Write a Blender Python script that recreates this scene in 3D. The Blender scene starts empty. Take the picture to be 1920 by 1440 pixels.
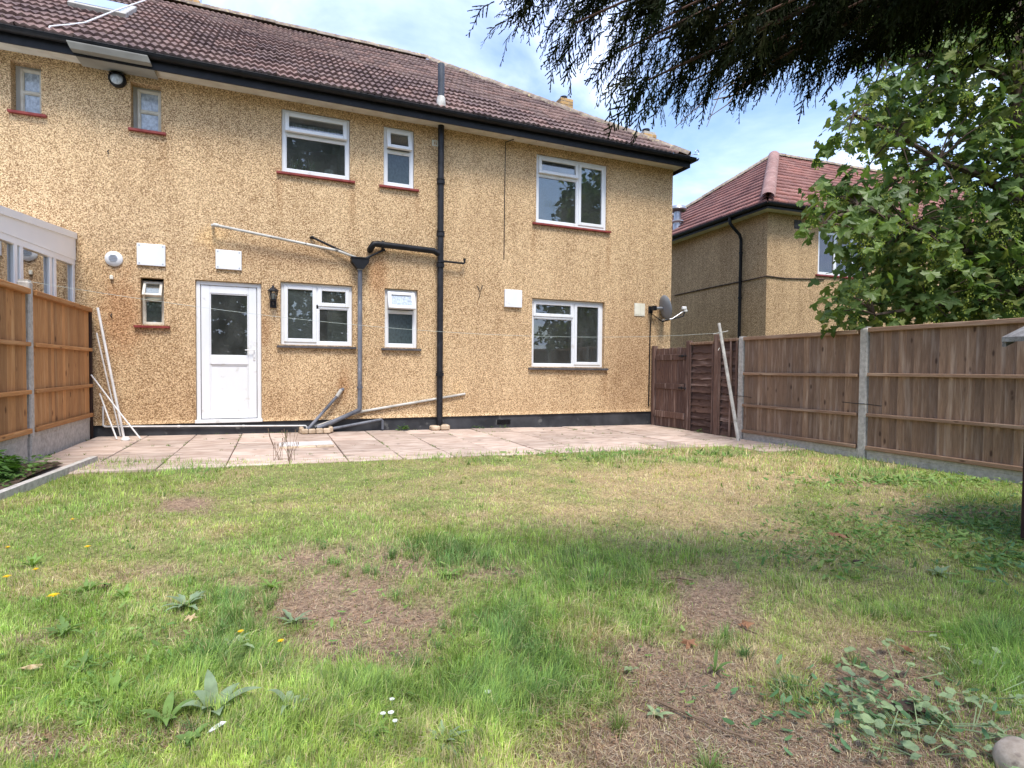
import bpy, math, random
import numpy as np
from mathutils import Vector, Matrix
random.seed(7); rng = np.random.default_rng(11)
sc = bpy.context.scene
COL = sc.collection
# ------------------------------------------------------------------ camera
CF, CPT, CRO, CYA = 1053.87, -2.77335579e-02, 8.91414493e-03, 3.97962838e-01
FW = np.array([math.sin(CYA)*math.cos(CPT), math.cos(CYA)*math.cos(CPT), math.sin(CPT)])
_r = np.array([math.cos(CYA), -math.sin(CYA), 0.0]); _u = np.cross(_r, FW)
RT = _r*math.cos(CRO)+_u*math.sin(CRO); UP = _u*math.cos(CRO)-_r*math.sin(CRO)
CAM = np.array([0.0, 0.0, 1.04])
cd = bpy.data.cameras.new('camera'); cam = bpy.data.objects.new('camera', cd); COL.objects.link(cam)
cd.sensor_width = 36; cd.lens = CF/1920*36; cd.clip_start = .05; cd.clip_end = 1000
cam.matrix_world = Matrix(((RT[0], UP[0], -FW[0], CAM[0]), (RT[1], UP[1], -FW[1], CAM[1]), (RT[2], UP[2], -FW[2], CAM[2]), (0, 0, 0, 1)))
sc.camera = cam
# ------------------------------------------------------------------ light
SUN_AZ, SUN_EL = math.radians(-5), math.radians(60)      # azimuth measured from -Y (behind the camera) towards +X
sdir = Vector((math.sin(SUN_AZ)*math.cos(SUN_EL), -math.cos(SUN_AZ)*math.cos(SUN_EL), math.sin(SUN_EL)))
sl = bpy.data.lights.new('sun', 'SUN'); sl.energy = 1.5; sl.angle = math.radians(18); sl.color = (1, .955, .89)
so = bpy.data.objects.new('sun', sl); COL.objects.link(so); so.rotation_euler = sdir.to_track_quat('Z', 'Y').to_euler()
wd = bpy.data.worlds.new('World'); sc.world = wd; wd.use_nodes = True
nt = wd.node_tree; N = nt.nodes; N.clear(); LK = nt.links.new
out = N.new('ShaderNodeOutputWorld'); bg = N.new('ShaderNodeBackground'); bg.inputs[1].default_value = .11
sky = N.new('ShaderNodeTexSky'); sky.sky_type = 'NISHITA'; sky.sun_disc = False
sky.sun_elevation = SUN_EL; sky.sun_rotation = math.pi-SUN_AZ; sky.air_density = 1.0; sky.dust_density = 1.5; sky.ozone_density = 3.0
tc = N.new('ShaderNodeTexCoord'); sp = N.new('ShaderNodeSeparateXYZ'); LK(tc.outputs['Generated'], sp.inputs[0])
def wm(op, a, b=None):
    m = N.new('ShaderNodeMath'); m.operation = op
    for i, v in enumerate((a, b)):
        if v is None: continue
        if isinstance(v, (int, float)): m.inputs[i].default_value = v
        else: LK(v, m.inputs[i])
    return m.outputs[0]
zz = wm('ADD', wm('MAXIMUM', sp.outputs[2], 0.0), .22)
cb = N.new('ShaderNodeCombineXYZ'); LK(wm('DIVIDE', sp.outputs[0], zz), cb.inputs[0]); LK(wm('DIVIDE', sp.outputs[1], zz), cb.inputs[1])
def cloudnoise(scale, det, off, rough=.55):
    mp = N.new('ShaderNodeMapping'); LK(cb.outputs[0], mp.inputs[0]); mp.inputs['Location'].default_value = off
    n = N.new('ShaderNodeTexNoise'); n.inputs['Scale'].default_value = scale; n.inputs['Detail'].default_value = det
    n.inputs['Roughness'].default_value = rough; n.inputs['Distortion'].default_value = .6; LK(mp.outputs[0], n.inputs['Vector']); return n.outputs['Fac']
def wramp(f, a, b):
    r = N.new('ShaderNodeMapRange'); LK(f, r.inputs[0]); r.inputs[1].default_value = a; r.inputs[2].default_value = b; r.clamp = True
    r.interpolation_type = 'SMOOTHSTEP'; return r.outputs[0]
c1 = wramp(cloudnoise(1.15, 7, (5.6, 2.9, 0)), .38, .66)
c2 = wramp(cloudnoise(2.4, 6, (8.1, 4.2, 1)), .40, .72)
mx = N.new('ShaderNodeMix'); mx.data_type = 'RGBA'; LK(c2, mx.inputs[0]); mx.inputs[6].default_value = (3.3, 4.0, 6.4, 1); mx.inputs[7].default_value = (5.4, 5.8, 6.4, 1)
mx2 = N.new('ShaderNodeMix'); mx2.data_type = 'RGBA'; LK(wm('MULTIPLY', c1, .85), mx2.inputs[0]); LK(sky.outputs[0], mx2.inputs[6]); LK(mx.outputs[2], mx2.inputs[7])
LK(mx2.outputs[2], bg.inputs[0]); LK(bg.outputs[0], out.inputs[0])
sc.view_settings.view_transform = 'Standard'; sc.view_settings.look = 'None'; sc.view_settings.gamma = 1; sc.view_settings.exposure = 1.62
sc.view_settings.use_curve_mapping = False
sc.render.engine = 'CYCLES'; sc.cycles.use_denoising = True; sc.cycles.max_bounces = 7; sc.cycles.transparent_max_bounces = 12
sc.cycles.sample_clamp_indirect = 8; sc.cycles.caustics_reflective = False; sc.cycles.caustics_refractive = False

# ------------------------------------------------------------------ measuring helpers (a viewing ray meets a real plane)
def ray(x, y): return FW+RT*((x-960)/CF)-UP*((y-720)/CF)
WY = 9.42
def W(x, y, Y=WY): r = ray(x, y); return CAM+r*(Y/r[1])
def PX(x, y, X): r = ray(x, y); return CAM+r*(X/r[0])
def PZ(x, y, d): return CAM+ray(x, y)*d
SL = -.0128
def G(x, y):
    r = ray(x, y); t = -CAM[2]/(r[2]-SL*r[0]); return CAM+r*t
def gz(x): return SL*x
def project(P):
    d = P-CAM; w = d@FW; w = np.where(np.abs(w) < 1e-3, 1e-3, w); return 960+CF*(d@RT)/w, 720-CF*(d@UP)/w, w
def PL(x, y, p0, n):
    r = ray(x, y); t = ((np.array(p0)-CAM)@np.array(n))/(r@np.array(n)); return CAM+r*t

# ------------------------------------------------------------------ materials
MATS = {}
def newmat(name):
    m = bpy.data.materials.new(name); m.use_nodes = True; t = m.node_tree
    b = t.nodes['Principled BSDF']; MATS[name] = m; return m, t, b
def nd(t, typ, **kw):
    n = t.nodes.new(typ)
    for k, v in kw.items(): setattr(n, k, v)
    return n
def lnk(t, a, b): t.links.new(a, b)
def mapped(t, scale=(1, 1, 1), coord='Object', loc=(0, 0, 0)):
    tcn = nd(t, 'ShaderNodeTexCoord'); mp = nd(t, 'ShaderNodeMapping'); mp.inputs['Scale'].default_value = scale; mp.inputs['Location'].default_value = loc
    lnk(t, tcn.outputs[coord], mp.inputs[0]); return mp.outputs[0]
def noise(t, vec, scale, det=4, rough=.55, dist=0):
    n = nd(t, 'ShaderNodeTexNoise'); n.inputs['Scale'].default_value = scale; n.inputs['Detail'].default_value = det
    n.inputs['Roughness'].default_value = rough; n.inputs['Distortion'].default_value = dist; lnk(t, vec, n.inputs['Vector']); return n.outputs['Fac']
def ramp(t, f, stops):
    r = nd(t, 'ShaderNodeValToRGB'); lnk(t, f, r.inputs[0]); e = r.color_ramp.elements
    while len(e) < len(stops): e.new(.5)
    for i, (p, c) in enumerate(stops): e[i].position = p; e[i].color = (*c, 1) if len(c) == 3 else c
    return r.outputs[0]
def mixc(t, f, a, b, mode='MIX'):
    m = nd(t, 'ShaderNodeMix', data_type='RGBA', blend_type=mode)
    for i, v in ((0, f), (6, a), (7, b)):
        if isinstance(v, (int, float)): m.inputs[i].default_value = v
        elif isinstance(v, tuple): m.inputs[i].default_value = (*v, 1)
        else: lnk(t, v, m.inputs[i])
    return m.outputs[2]
def mth(t, op, a, b=None, clamp=False):
    m = nd(t, 'ShaderNodeMath', operation=op, use_clamp=clamp)
    for i, v in enumerate((a, b)):
        if v is None: continue
        if isinstance(v, (int, float)): m.inputs[i].default_value = v
        else: lnk(t, v, m.inputs[i])
    return m.outputs[0]
def mrange(t, f, a, b, c=0., d=1.):
    r = nd(t, 'ShaderNodeMapRange'); lnk(t, f, r.inputs[0])
    for i, v in enumerate((a, b, c, d)): r.inputs[i+1].default_value = v
    return r.outputs[0]
def bump(t, b, h, strength=.4, dist=.01):
    n = nd(t, 'ShaderNodeBump'); n.inputs['Strength'].default_value = strength; n.inputs['Distance'].default_value = dist
    lnk(t, h, n.inputs['Height']); lnk(t, n.outputs[0], b.inputs['Normal'])
def orand(t): return nd(t, 'ShaderNodeObjectInfo').outputs['Random']
def dirty(name, a, b, scale=6, rough=.6, stretch=(1, 1, 1), bmp=.15, bd=.004, vary=0., spec=.3, det=5, lo=.35, hi=.65, spots=None, coord='Object'):
    m, t, p = newmat(name); v = mapped(t, stretch, coord); f = noise(t, v, scale, det)
    c = ramp(t, f, [(lo, a), (hi, b)])
    if spots: c = mixc(t, ramp(t, noise(t, mapped(t, (1, 1, 1), coord), spots[0], 4), [(spots[1], (0, 0, 0)), (spots[1]+.08, (1, 1, 1))]), c, spots[2])
    if vary: c = mixc(t, 1.0, c, ramp(t, orand(t), [(0, (1-vary,)*3), (1, (1+vary,)*3)]), 'MULTIPLY')
    lnk(t, c, p.inputs['Base Color']); p.inputs['Roughness'].default_value = rough; p.inputs['Specular IOR Level'].default_value = spec
    if bmp: bump(t, p, f, bmp, bd)
    return m
def wood(name, a, b, pale, dark, axis='z', vary=.25, rough=.75, palef=.55, grey_top=0):
    m, t, p = newmat(name); S = {'z': (14, 14, 1.1), 'x': (1.1, 14, 14), 'y': (14, 1.1, 14)}[axis]
    rnd = orand(t); cmb = nd(t, 'ShaderNodeCombineXYZ')
    for i in range(3): lnk(t, mth(t, 'MULTIPLY', rnd, 37.0+i*13), cmb.inputs[i])
    tcn = nd(t, 'ShaderNodeTexCoord'); ad = nd(t, 'ShaderNodeVectorMath', operation='ADD'); lnk(t, tcn.outputs['Object'], ad.inputs[0]); lnk(t, cmb.outputs[0], ad.inputs[1])
    def mp(s):
        k = nd(t, 'ShaderNodeMapping'); k.inputs['Scale'].default_value = s; lnk(t, ad.outputs[0], k.inputs[0]); return k.outputs[0]
    g = noise(t, mp(S), 5, 6, .6, .8); c = ramp(t, g, [(.3, a), (.7, b)])
    w = noise(t, mp(tuple(x*.35 for x in S)), 4, 4); c = mixc(t, ramp(t, w, [(palef, (0, 0, 0)), (palef+.2, (1, 1, 1))]), c, pale)
    vo = nd(t, 'ShaderNodeTexVoronoi'); vo.inputs['Scale'].default_value = 1
    lnk(t, mp({'z': (9, 9, 3.2), 'x': (3.2, 9, 9), 'y': (9, 3.2, 9)}[axis]), vo.inputs['Vector'])
    c = mixc(t, ramp(t, vo.outputs['Distance'], [(.07, (.85,)*3), (.15, (0, 0, 0))]), c, dark)
    c = mixc(t, 1.0, c, ramp(t, rnd, [(0, (1-vary, 1-vary, 1-vary*.8)), (1, (1+vary, 1+vary*.9, 1+vary*.8))]), 'MULTIPLY')
    lnk(t, c, p.inputs['Base Color']); p.inputs['Roughness'].default_value = rough; p.inputs['Specular IOR Level'].default_value = .2
    bump(t, p, g, .5, .004); return m

def pebbledash(name, dark, mid, cream, stains_shadow):
    m, t, p = newmat(name); v = mapped(t)
    wn = nd(t, 'ShaderNodeTexNoise'); wn.inputs['Scale'].default_value = 30; lnk(t, v, wn.inputs['Vector'])
    vo = nd(t, 'ShaderNodeTexVoronoi'); vo.inputs['Scale'].default_value = 98; lnk(t, mixc(t, .008, v, wn.outputs['Color']), vo.inputs['Vector'])
    hs = nd(t, 'ShaderNodeSeparateColor'); lnk(t, vo.outputs['Color'], hs.inputs[0])
    big = noise(t, mapped(t, (1, 1, .8)), .75, 5); streak = noise(t, mapped(t, (3.2, 3.2, .28)), 1.5, 4)
    f = mth(t, 'ADD', hs.outputs[0], mth(t, 'MULTIPLY', mth(t, 'SUBTRACT', noise(t, v, 60, 2), .5), 1.5))
    f = mth(t, 'ADD', f, mth(t, 'MULTIPLY', mth(t, 'SUBTRACT', big, .5), .5)); f = mth(t, 'ADD', f, mth(t, 'MULTIPLY', mth(t, 'SUBTRACT', streak, .5), .32))
    c = ramp(t, f, [(.08, dark), (.40, mid), (.68, cream), (1.0, tuple(min(.85, x*1.35) for x in cream))])
    for (pt, rad, colr, amt) in stains_shadow:
        d = nd(t, 'ShaderNodeVectorMath', operation='SUBTRACT'); tcn = nd(t, 'ShaderNodeTexCoord'); lnk(t, tcn.outputs['Object'], d.inputs[0]); d.inputs[1].default_value = pt
        s = nd(t, 'ShaderNodeVectorMath', operation='MULTIPLY'); lnk(t, d.outputs[0], s.inputs[0]); s.inputs[1].default_value = (1/rad[0], 0, 1/rad[1])
        l = nd(t, 'ShaderNodeVectorMath', operation='LENGTH'); lnk(t, s.outputs[0], l.inputs[0])
        k = mth(t, 'MULTIPLY', mrange(t, mth(t, 'ADD', l.outputs['Value'], mth(t, 'MULTIPLY', mth(t, 'SUBTRACT', noise(t, v, 6, 4), .5), 1.3)), .35, 1.1, 1, 0), amt)
        c = mixc(t, k, c, mixc(t, 1.0, c, colr, 'MULTIPLY'))
    lnk(t, c, p.inputs['Base Color']); p.inputs['Roughness'].default_value = .9; p.inputs['Specular IOR Level'].default_value = .15
    bump(t, p, mth(t, 'SUBTRACT', 1., vo.outputs['Distance']), .7, .012); return m

def glassmat(name, tint, mirror, frost=False, rough=.0):
    m, t, p = newmat(name); t.nodes.remove(p); o = [n for n in t.nodes if n.type == 'OUTPUT_MATERIAL'][0]
    gl = nd(t, 'ShaderNodeBsdfGlossy'); gl.inputs['Roughness'].default_value = rough; gl.inputs['Color'].default_value = (.95, .97, 1, 1)
    if frost:
        tr = nd(t, 'ShaderNodeBsdfDiffuse'); v = mapped(t, (1, 1, .6)); lnk(t, ramp(t, noise(t, v, 34, 3), [(.35, tuple(x*.55 for x in tint)), (.65, tint)]), tr.inputs['Color'])
    else:
        tr = nd(t, 'ShaderNodeBsdfTransparent'); tr.inputs['Color'].default_value = (*tint, 1)
    fr = nd(t, 'ShaderNodeFresnel'); fr.inputs['IOR'].default_value = 1.5
    wv = noise(t, mapped(t), 1.6, 1); bn = nd(t, 'ShaderNodeBump'); bn.inputs['Strength'].default_value = .06; bn.inputs['Distance'].default_value = .02
    lnk(t, wv, bn.inputs['Height']); lnk(t, bn.outputs[0], gl.inputs['Normal'])
    if not frost:
        df = nd(t, 'ShaderNodeBsdfDiffuse'); df.inputs['Color'].default_value = (.48, .5, .46, 1); m0 = nd(t, 'ShaderNodeMixShader'); lnk(t, mrange(t, noise(t, mapped(t, (1, 1, .5)), 5, 4), .3, .7, .035, .10), m0.inputs[0]); lnk(t, tr.outputs[0], m0.inputs[1]); lnk(t, df.outputs[0], m0.inputs[2]); tr = m0
    mx = nd(t, 'ShaderNodeMixShader'); lnk(t, mth(t, 'MULTIPLY', fr.outputs[0], mirror, True), mx.inputs[0]); lnk(t, tr.outputs[0], mx.inputs[1]); lnk(t, gl.outputs[0], mx.inputs[2])
    lnk(t, mx.outputs[0], o.inputs[0]); return m

def leafmat(name, trans=.35, attr=True, base=(.06, .12, .02), rough=.45, gloss=.12, vary=0):
    m, t, p = newmat(name); t.nodes.remove(p); o = [n for n in t.nodes if n.type == 'OUTPUT_MATERIAL'][0]
    if attr: a = nd(t, 'ShaderNodeAttribute', attribute_name='Col'); c = a.outputs['Color']
    else:
        c = ramp(t, noise(t, mapped(t), 20, 3), [(.3, tuple(x*.75 for x in base)), (.7, tuple(x*1.25 for x in base))])
        if vary: c = mixc(t, 1.0, c, ramp(t, orand(t), [(0, (1-vary,)*3), (1, (1+vary*1.2, 1+vary, 1))]), 'MULTIPLY')
    d = nd(t, 'ShaderNodeBsdfDiffuse'); tr = nd(t, 'ShaderNodeBsdfTranslucent'); g = nd(t, 'ShaderNodeBsdfGlossy'); g.inputs['Roughness'].default_value = rough
    lnk(t, c, d.inputs[0]); lnk(t, mixc(t, 1., c, (1.25, 1.35, .7), 'MULTIPLY'), tr.inputs[0])
    m1 = nd(t, 'ShaderNodeMixShader'); m1.inputs[0].default_value = trans; lnk(t, d.outputs[0], m1.inputs[1]); lnk(t, tr.outputs[0], m1.inputs[2])
    fr = nd(t, 'ShaderNodeFresnel'); m2 = nd(t, 'ShaderNodeMixShader'); lnk(t, mth(t, 'MINIMUM', mth(t, 'MULTIPLY', fr.outputs[0], gloss*5), gloss), m2.inputs[0]); lnk(t, m1.outputs[0], m2.inputs[1]); lnk(t, g.outputs[0], m2.inputs[2])
    lnk(t, m2.outputs[0], o.inputs[0]); return m

M = {}
M['dash'] = pebbledash('pebbledash', (.225, .132, .064), (.47, .305, .155), (.67, .47, .275),
    [((-2.0, 0, 1.75), (.33, .7), (.75, .52, .40), .6), ((-.15, 0, 1.62), (.10, .35), (.6, .45, .38), .5), ((1.55, 0, 2.55), (.22, .5), (.72, .52, .40), .55), ((-.85, 0, 2.92), (.24, .2), (1.25, 1.2, 1.05), .8),
     ((6.55, 0, 1.2), (.8, 1.6), (.72, .66, .64), .7), ((.2, 0, 2.75), (1.5, .22), (.68, .62, .6), .55), ((1.0, 0, .75), (.12, .3), (.6, .42, .3), .6), ((-.75, 0, .45), (2.2, .28), (.75, .7, .66), .4), ((2.95, 0, .62), (.14, .3), (1.2, 1.2, 1.15), .6), ((1.14, 0, 3.7), (.07, .5), (.7, .6, .52), .5), ((.06, 0, 3.75), (.06, .45), (.72, .62, .55), .45), ((4.36, 0, 3.4), (.07, .5), (.72, .62, .55), .45), ((5.97, 0, 3.35), (.07, .55), (.7, .6, .52), .5), ((-1.47, 0, 4.1), (.07, .4), (.7, .6, .52), .45), ((2.2, 0, 3.75), (.05, .4), (.72, .62, .55), .4), ((5.95, 0, .75), (.06, .4), (.74, .64, .56), .4)])  # paints the waste pipe's shadow as a band; also stains, broad darkening by dish
M['dash_far'] = pebbledash('pebbledash_weathered', (.165, .095, .046), (.39, .25, .125), (.58, .41, .235), [])
M['plinth'] = dirty('plinth_paint', (.022, .023, .026), (.055, .057, .062), 3, .55, (1, 1, 1), .3, .004, spots=(5, .62, (.12, .12, .115)))
M['upvc'] = dirty('white_upvc', (.68, .69, .69), (.75, .75, .75), 3, .3, (1, 1, .4), bmp=0, spec=.5, spots=(7, .64, (.60, .585, .55)))
M['upvc_lightened'] = dirty('bright_white_upvc', (.80, .81, .82), (.84, .84, .84), 3, .28, bmp=0, spec=.5)  # whiter copy of the frame white, lightened against the lean-to's shaded side
M['oldpaint'] = dirty('old_cream_paint', (.52, .47, .38), (.66, .62, .53), 9, .5, bmp=.1, spots=(14, .66, (.3, .24, .17)))
M['sillred'] = dirty('red_sill_paint', (.17, .025, .022), (.26, .05, .04), 12, .5, bmp=.2, spots=(22, .66, (.30, .2, .17)))
M['sillgrey'] = dirty('grey_sill', (.05, .045, .045), (.10, .09, .088), 12, .7, bmp=.2)
M['black'] = dirty('black_plastic', (.006, .006, .007), (.014, .014, .016), 8, .45, bmp=.0, spec=.22, spots=(9, .68, (.035, .035, .035)))
M['blackmetal'] = dirty('black_cast_iron', (.010, .010, .012), (.026, .026, .03), 10, .45, bmp=.1, spec=.25, spots=(14, .66, (.09, .09, .095)))
M['leadgrey'] = dirty('weathered_grey_pipe', (.08, .085, .10), (.20, .21, .235), 5, .5, (1, 1, .4), .1, spots=(11, .63, (.32, .33, .35)))
M['slatepipe'] = dirty('slate_grey_pipe', (.04, .045, .055), (.11, .12, .14), 5, .5, (1, 1, .4), .1, spots=(11, .66, (.2, .21, .22)))
M['palepipe'] = dirty('pale_weathered_pipe', (.34, .32, .28), (.56, .54, .48), 8, .5, (.5, 1, 1), .1, spots=(13, .62, (.12, .11, .10)))
M['soffit'] = dirty('soffit_paint', (.52, .48, .40), (.66, .63, .56), 7, .6, (.6, 1, 1), .15, spots=(10, .67, (.16, .12, .08)))
M['greyboard'] = dirty('grey_board', (.20, .19, .165), (.30, .29, .255), 3, .4, (.5, 1, 1), 0)
M['tile'] = None
def tilemat(name, cols, lich, ax):
    m, t, p = newmat(name); g = nd(t, 'ShaderNodeNewGeometry'); a = nd(t, 'ShaderNodeAttribute', attribute_name='Col')
    c = ramp(t, noise(t, g.outputs['Position'], 3.2, 6, .7), [(.3, cols[0]), (.5, cols[1]), (.72, cols[2])])
    oi = nd(t, 'ShaderNodeObjectInfo'); rnd = mth(t, 'FRACT', mth(t, 'ADD', oi.outputs['Random'], a.outputs['Fac']))
    c = mixc(t, 1., c, ramp(t, rnd, [(0, (.72, .70, .74)), (.5, (1, 1, 1)), (1, (1.22, 1.12, 1.08))]), 'MULTIPLY')
    n2 = noise(t, g.outputs['Position'], 19, 5, .7); c = mixc(t, ramp(t, n2, [(.60, (0, 0, 0)), (.70, (1, 1, 1))]), c, lich)
    n3 = noise(t, g.outputs['Position'], 9, 5, .7); c = mixc(t, ramp(t, n3, [(.63, (0, 0, 0)), (.72, (.8,)*3)]), c, (.05, .035, .035))
    lnk(t, c, p.inputs['Base Color']); p.inputs['Roughness'].default_value = .8; p.inputs['Specular IOR Level'].default_value = .25; bump(t, p, n2, .3, .006); return m
M['tile'] = tilemat('concrete_roof_tile', ((.12, .075, .066), (.19, .128, .112), (.27, .195, .17)), (.36, .28, .20), 0)
M['tile_far'] = tilemat('red_roof_tile', ((.19, .082, .066), (.26, .125, .105), (.33, .19, .16)), (.38, .26, .2), 0)
M['ridge'] = dirty('ridge_tile', (.17, .12, .10), (.34, .28, .22), 7, .85, bmp=.4, bd=.01, vary=.2, spots=(16, .56, (.42, .34, .19)))
M['ridge_far'] = dirty('red_ridge_tile', (.24, .125, .105), (.33, .20, .17), 9, .85, bmp=.4, bd=.01, vary=.12, spots=(16, .62, (.46, .38, .3)))
M['brick'] = dirty('yellow_stock_brick', (.36, .21, .08), (.50, .32, .14), 12, .85, bmp=.4, vary=.25, spots=(9, .62, (.16, .1, .06)))
M['mortar'] = dirty('mortar', (.38, .35, .30), (.48, .45, .4), 20, .9, bmp=.3)
M['pot'] = dirty('clay_pot', (.36, .10, .06), (.46, .17, .10), 10, .8, bmp=.2)
M['fence_new'] = wood('new_fence_wood', (.37, .175, .066), (.50, .265, .108), (.57, .34, .155), (.14, .06, .026), 'z', .26)
M['rail_new'] = wood('new_rail_wood', (.34, .15, .055), (.47, .24, .09), (.55, .31, .14), (.16, .07, .03), 'y', .12)
M['fence_old'] = wood('weathered_fence_wood', (.185, .112, .068), (.285, .185, .118), (.38, .275, .195), (.06, .032, .02), 'z', .22, palef=.5)
M['rail_old'] = wood('weathered_rail_wood', (.22, .13, .08), (.34, .22, .14), (.44, .32, .22), (.08, .045, .03), 'y', .15)
M['gate_wood'] = wood('dark_stained_wood', (.085, .05, .038), (.17, .105, .08), (.36, .27, .22), (.03, .014, .01), 'z', .22, palef=.56)
M['lap_wood'] = wood('dark_lap_wood', (.07, .04, .03), (.145, .09, .068), (.30, .22, .18), (.025, .012, .01), 'y', .3, palef=.56)
M['shed_wood'] = wood('dark_shed_wood', (.022, .012, .010), (.055, .03, .023), (.12, .08, .065), (.01, .006, .005), 'z', .15, palef=.62)
M['old_board'] = wood('grey_bleached_board', (.14, .125, .11), (.28, .26, .235), (.36, .34, .31), (.05, .045, .04), 'x', .1, palef=.5)
M['concrete'] = dirty('concrete', (.36, .335, .295), (.52, .49, .44), 22, .9, bmp=.35, bd=.003, spots=(40, .63, (.24, .22, .19)))
M['slab'] = dirty('paving_slab', (.37, .27, .21), (.55, .44, .36), 3.5, .85, (1, 2.6, 1), .5, .005, vary=.2, spots=(5, .62, (.24, .19, .155)))
M['slabjoint'] = dirty('slab_joint', (.19, .15, .115), (.30, .25, .195), 20, .95, bmp=.3)
M['manhole'] = dirty('pale_cover', (.5, .47, .44), (.64, .6, .57), 8, .85, bmp=.3)
M['palebrick'] = dirty('pale_brick', (.42, .31, .20), (.58, .46, .33), 16, .9, bmp=.4, vary=.15)
M['earth'] = dirty('earth', (.05, .032, .02), (.11, .075, .05), 30, .95, bmp=.8, bd=.02, det=8)
M['ground'] = dirty('rough_ground', (.05, .07, .02), (.10, .11, .035), 3, .95, bmp=.3)
M['room'] = dirty('room_wall', (.46, .45, .41), (.54, .52, .48), 2, .8, bmp=0)
M['net'] = dirty('net_curtain', (.45, .47, .5), (.62, .64, .66), 18, .8, (1, 1, .2), 0)
M['ornament'] = dirty('pale_ornament', (.4, .42, .38), (.6, .6, .56), 14, .5, bmp=0)
M['greenery'] = dirty('pot_plant', (.06, .10, .04), (.2, .26, .12), 14, .5, bmp=0)
M['glass'] = glassmat('window_glass', (.80, .84, .82), 2.1)
M['glass_clear'] = glassmat('conservatory_glass', (.72, .78, .75), 2.6)
M['frost'] = glassmat('obscure_glass', (.46, .52, .58), 1.6, True, .12)
M['darkfrost'] = glassmat('dark_obscure_glass', (.045, .065, .07), 1.1, True, .15)
M['lampglass'] = glassmat('lamp_glass', (.85, .85, .8), 2.5)
M['steel'] = dirty('galvanised_steel', (.30, .31, .33), (.45, .46, .48), 9, .35, bmp=0); MATS['galvanised_steel'].node_tree.nodes['Principled BSDF'].inputs['Metallic'].default_value = .6
M['dish'] = dirty('grey_dish', (.16, .175, .19), (.22, .235, .25), 4, .45, bmp=0)
M['cream'] = dirty('cream_plastic', (.62, .58, .46), (.72, .69, .58), 6, .5, bmp=0)
M['whiterod'] = dirty('white_plastic_rod', (.62, .61, .58), (.78, .77, .74), 9, .4, bmp=0)
M['line'] = dirty('clothes_line', (.42, .48, .44), (.55, .6, .55), 9, .5, bmp=0)
M['bark'] = dirty('bark', (.045, .03, .022), (.13, .09, .065), 9, .9, (1, 1, .3), .7, .02)
M['redbark'] = dirty('conifer_bark', (.045, .022, .014), (.11, .055, .035), 12, .9, (.4, .4, 1), .6, .01)
M['twig'] = dirty('dead_twig', (.12, .075, .045), (.26, .18, .12), 25, .9, bmp=.3)
M['stone'] = dirty('pale_stone', (.34, .27, .2), (.52, .43, .34), 25, .9, bmp=.6, bd=.01, spots=(18, .6, (.2, .15, .12)))
M['yellow'] = dirty('dandelion_yellow', (.72, .42, .01), (.80, .56, .02), 30, .6, bmp=0)
M['white'] = dirty('daisy_white', (.72, .72, .7), (.82, .82, .8), 30, .6, bmp=0)
M['dryleaf'] = dirty('dry_leaf', (.22, .10, .05), (.34, .18, .09), 30, .8, bmp=.2)
M['strawleaf'] = dirty('pale_dry_leaf', (.42, .3, .16), (.58, .44, .27), 30, .8, bmp=.2)
M['grass'] = leafmat('grass_blades', .3, True, gloss=.05, rough=.5)
M['needle'] = leafmat('conifer_foliage', .08, True, gloss=.008, rough=.6)
M['leaf'] = leafmat('sycamore_leaf', .42, False, (.125, .19, .054), .5, .035, vary=.35)
M['leafcol'] = leafmat('sycamore_foliage', .42, True, gloss=.035, rough=.5)
M['weed'] = leafmat('weed_leaf', .3, False, (.18, .29, .08), .5, .03, vary=.25)
M['weedblue'] = leafmat('mallow_leaf', .2, False, (.25, .33, .19), .5, .035, vary=.2)
M['shrub'] = leafmat('shrub_leaf', .3, True, gloss=.04, rough=.5)
def lawnmat():
    m, t, p = newmat('lawn_soil'); a = nd(t, 'ShaderNodeAttribute', attribute_name='Col'); v = mapped(t)
    f = noise(t, v, 55, 6, .7); g = noise(t, v, 12, 5, .6)
    c = mixc(t, 1., a.outputs['Color'], ramp(t, f, [(.32, (.35, .33, .32)), (.68, (1.6, 1.55, 1.45))]), 'MULTIPLY')
    c = mixc(t, 1., c, ramp(t, g, [(.3, (.75, .75, .75)), (.7, (1.2, 1.2, 1.15))]), 'MULTIPLY')
    lnk(t, c, p.inputs['Base Color']); p.inputs['Roughness'].default_value = .95; p.inputs['Specular IOR Level'].default_value = .1
    bump(t, p, f, .9, .015); return m
M['lawn'] = lawnmat()

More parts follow.
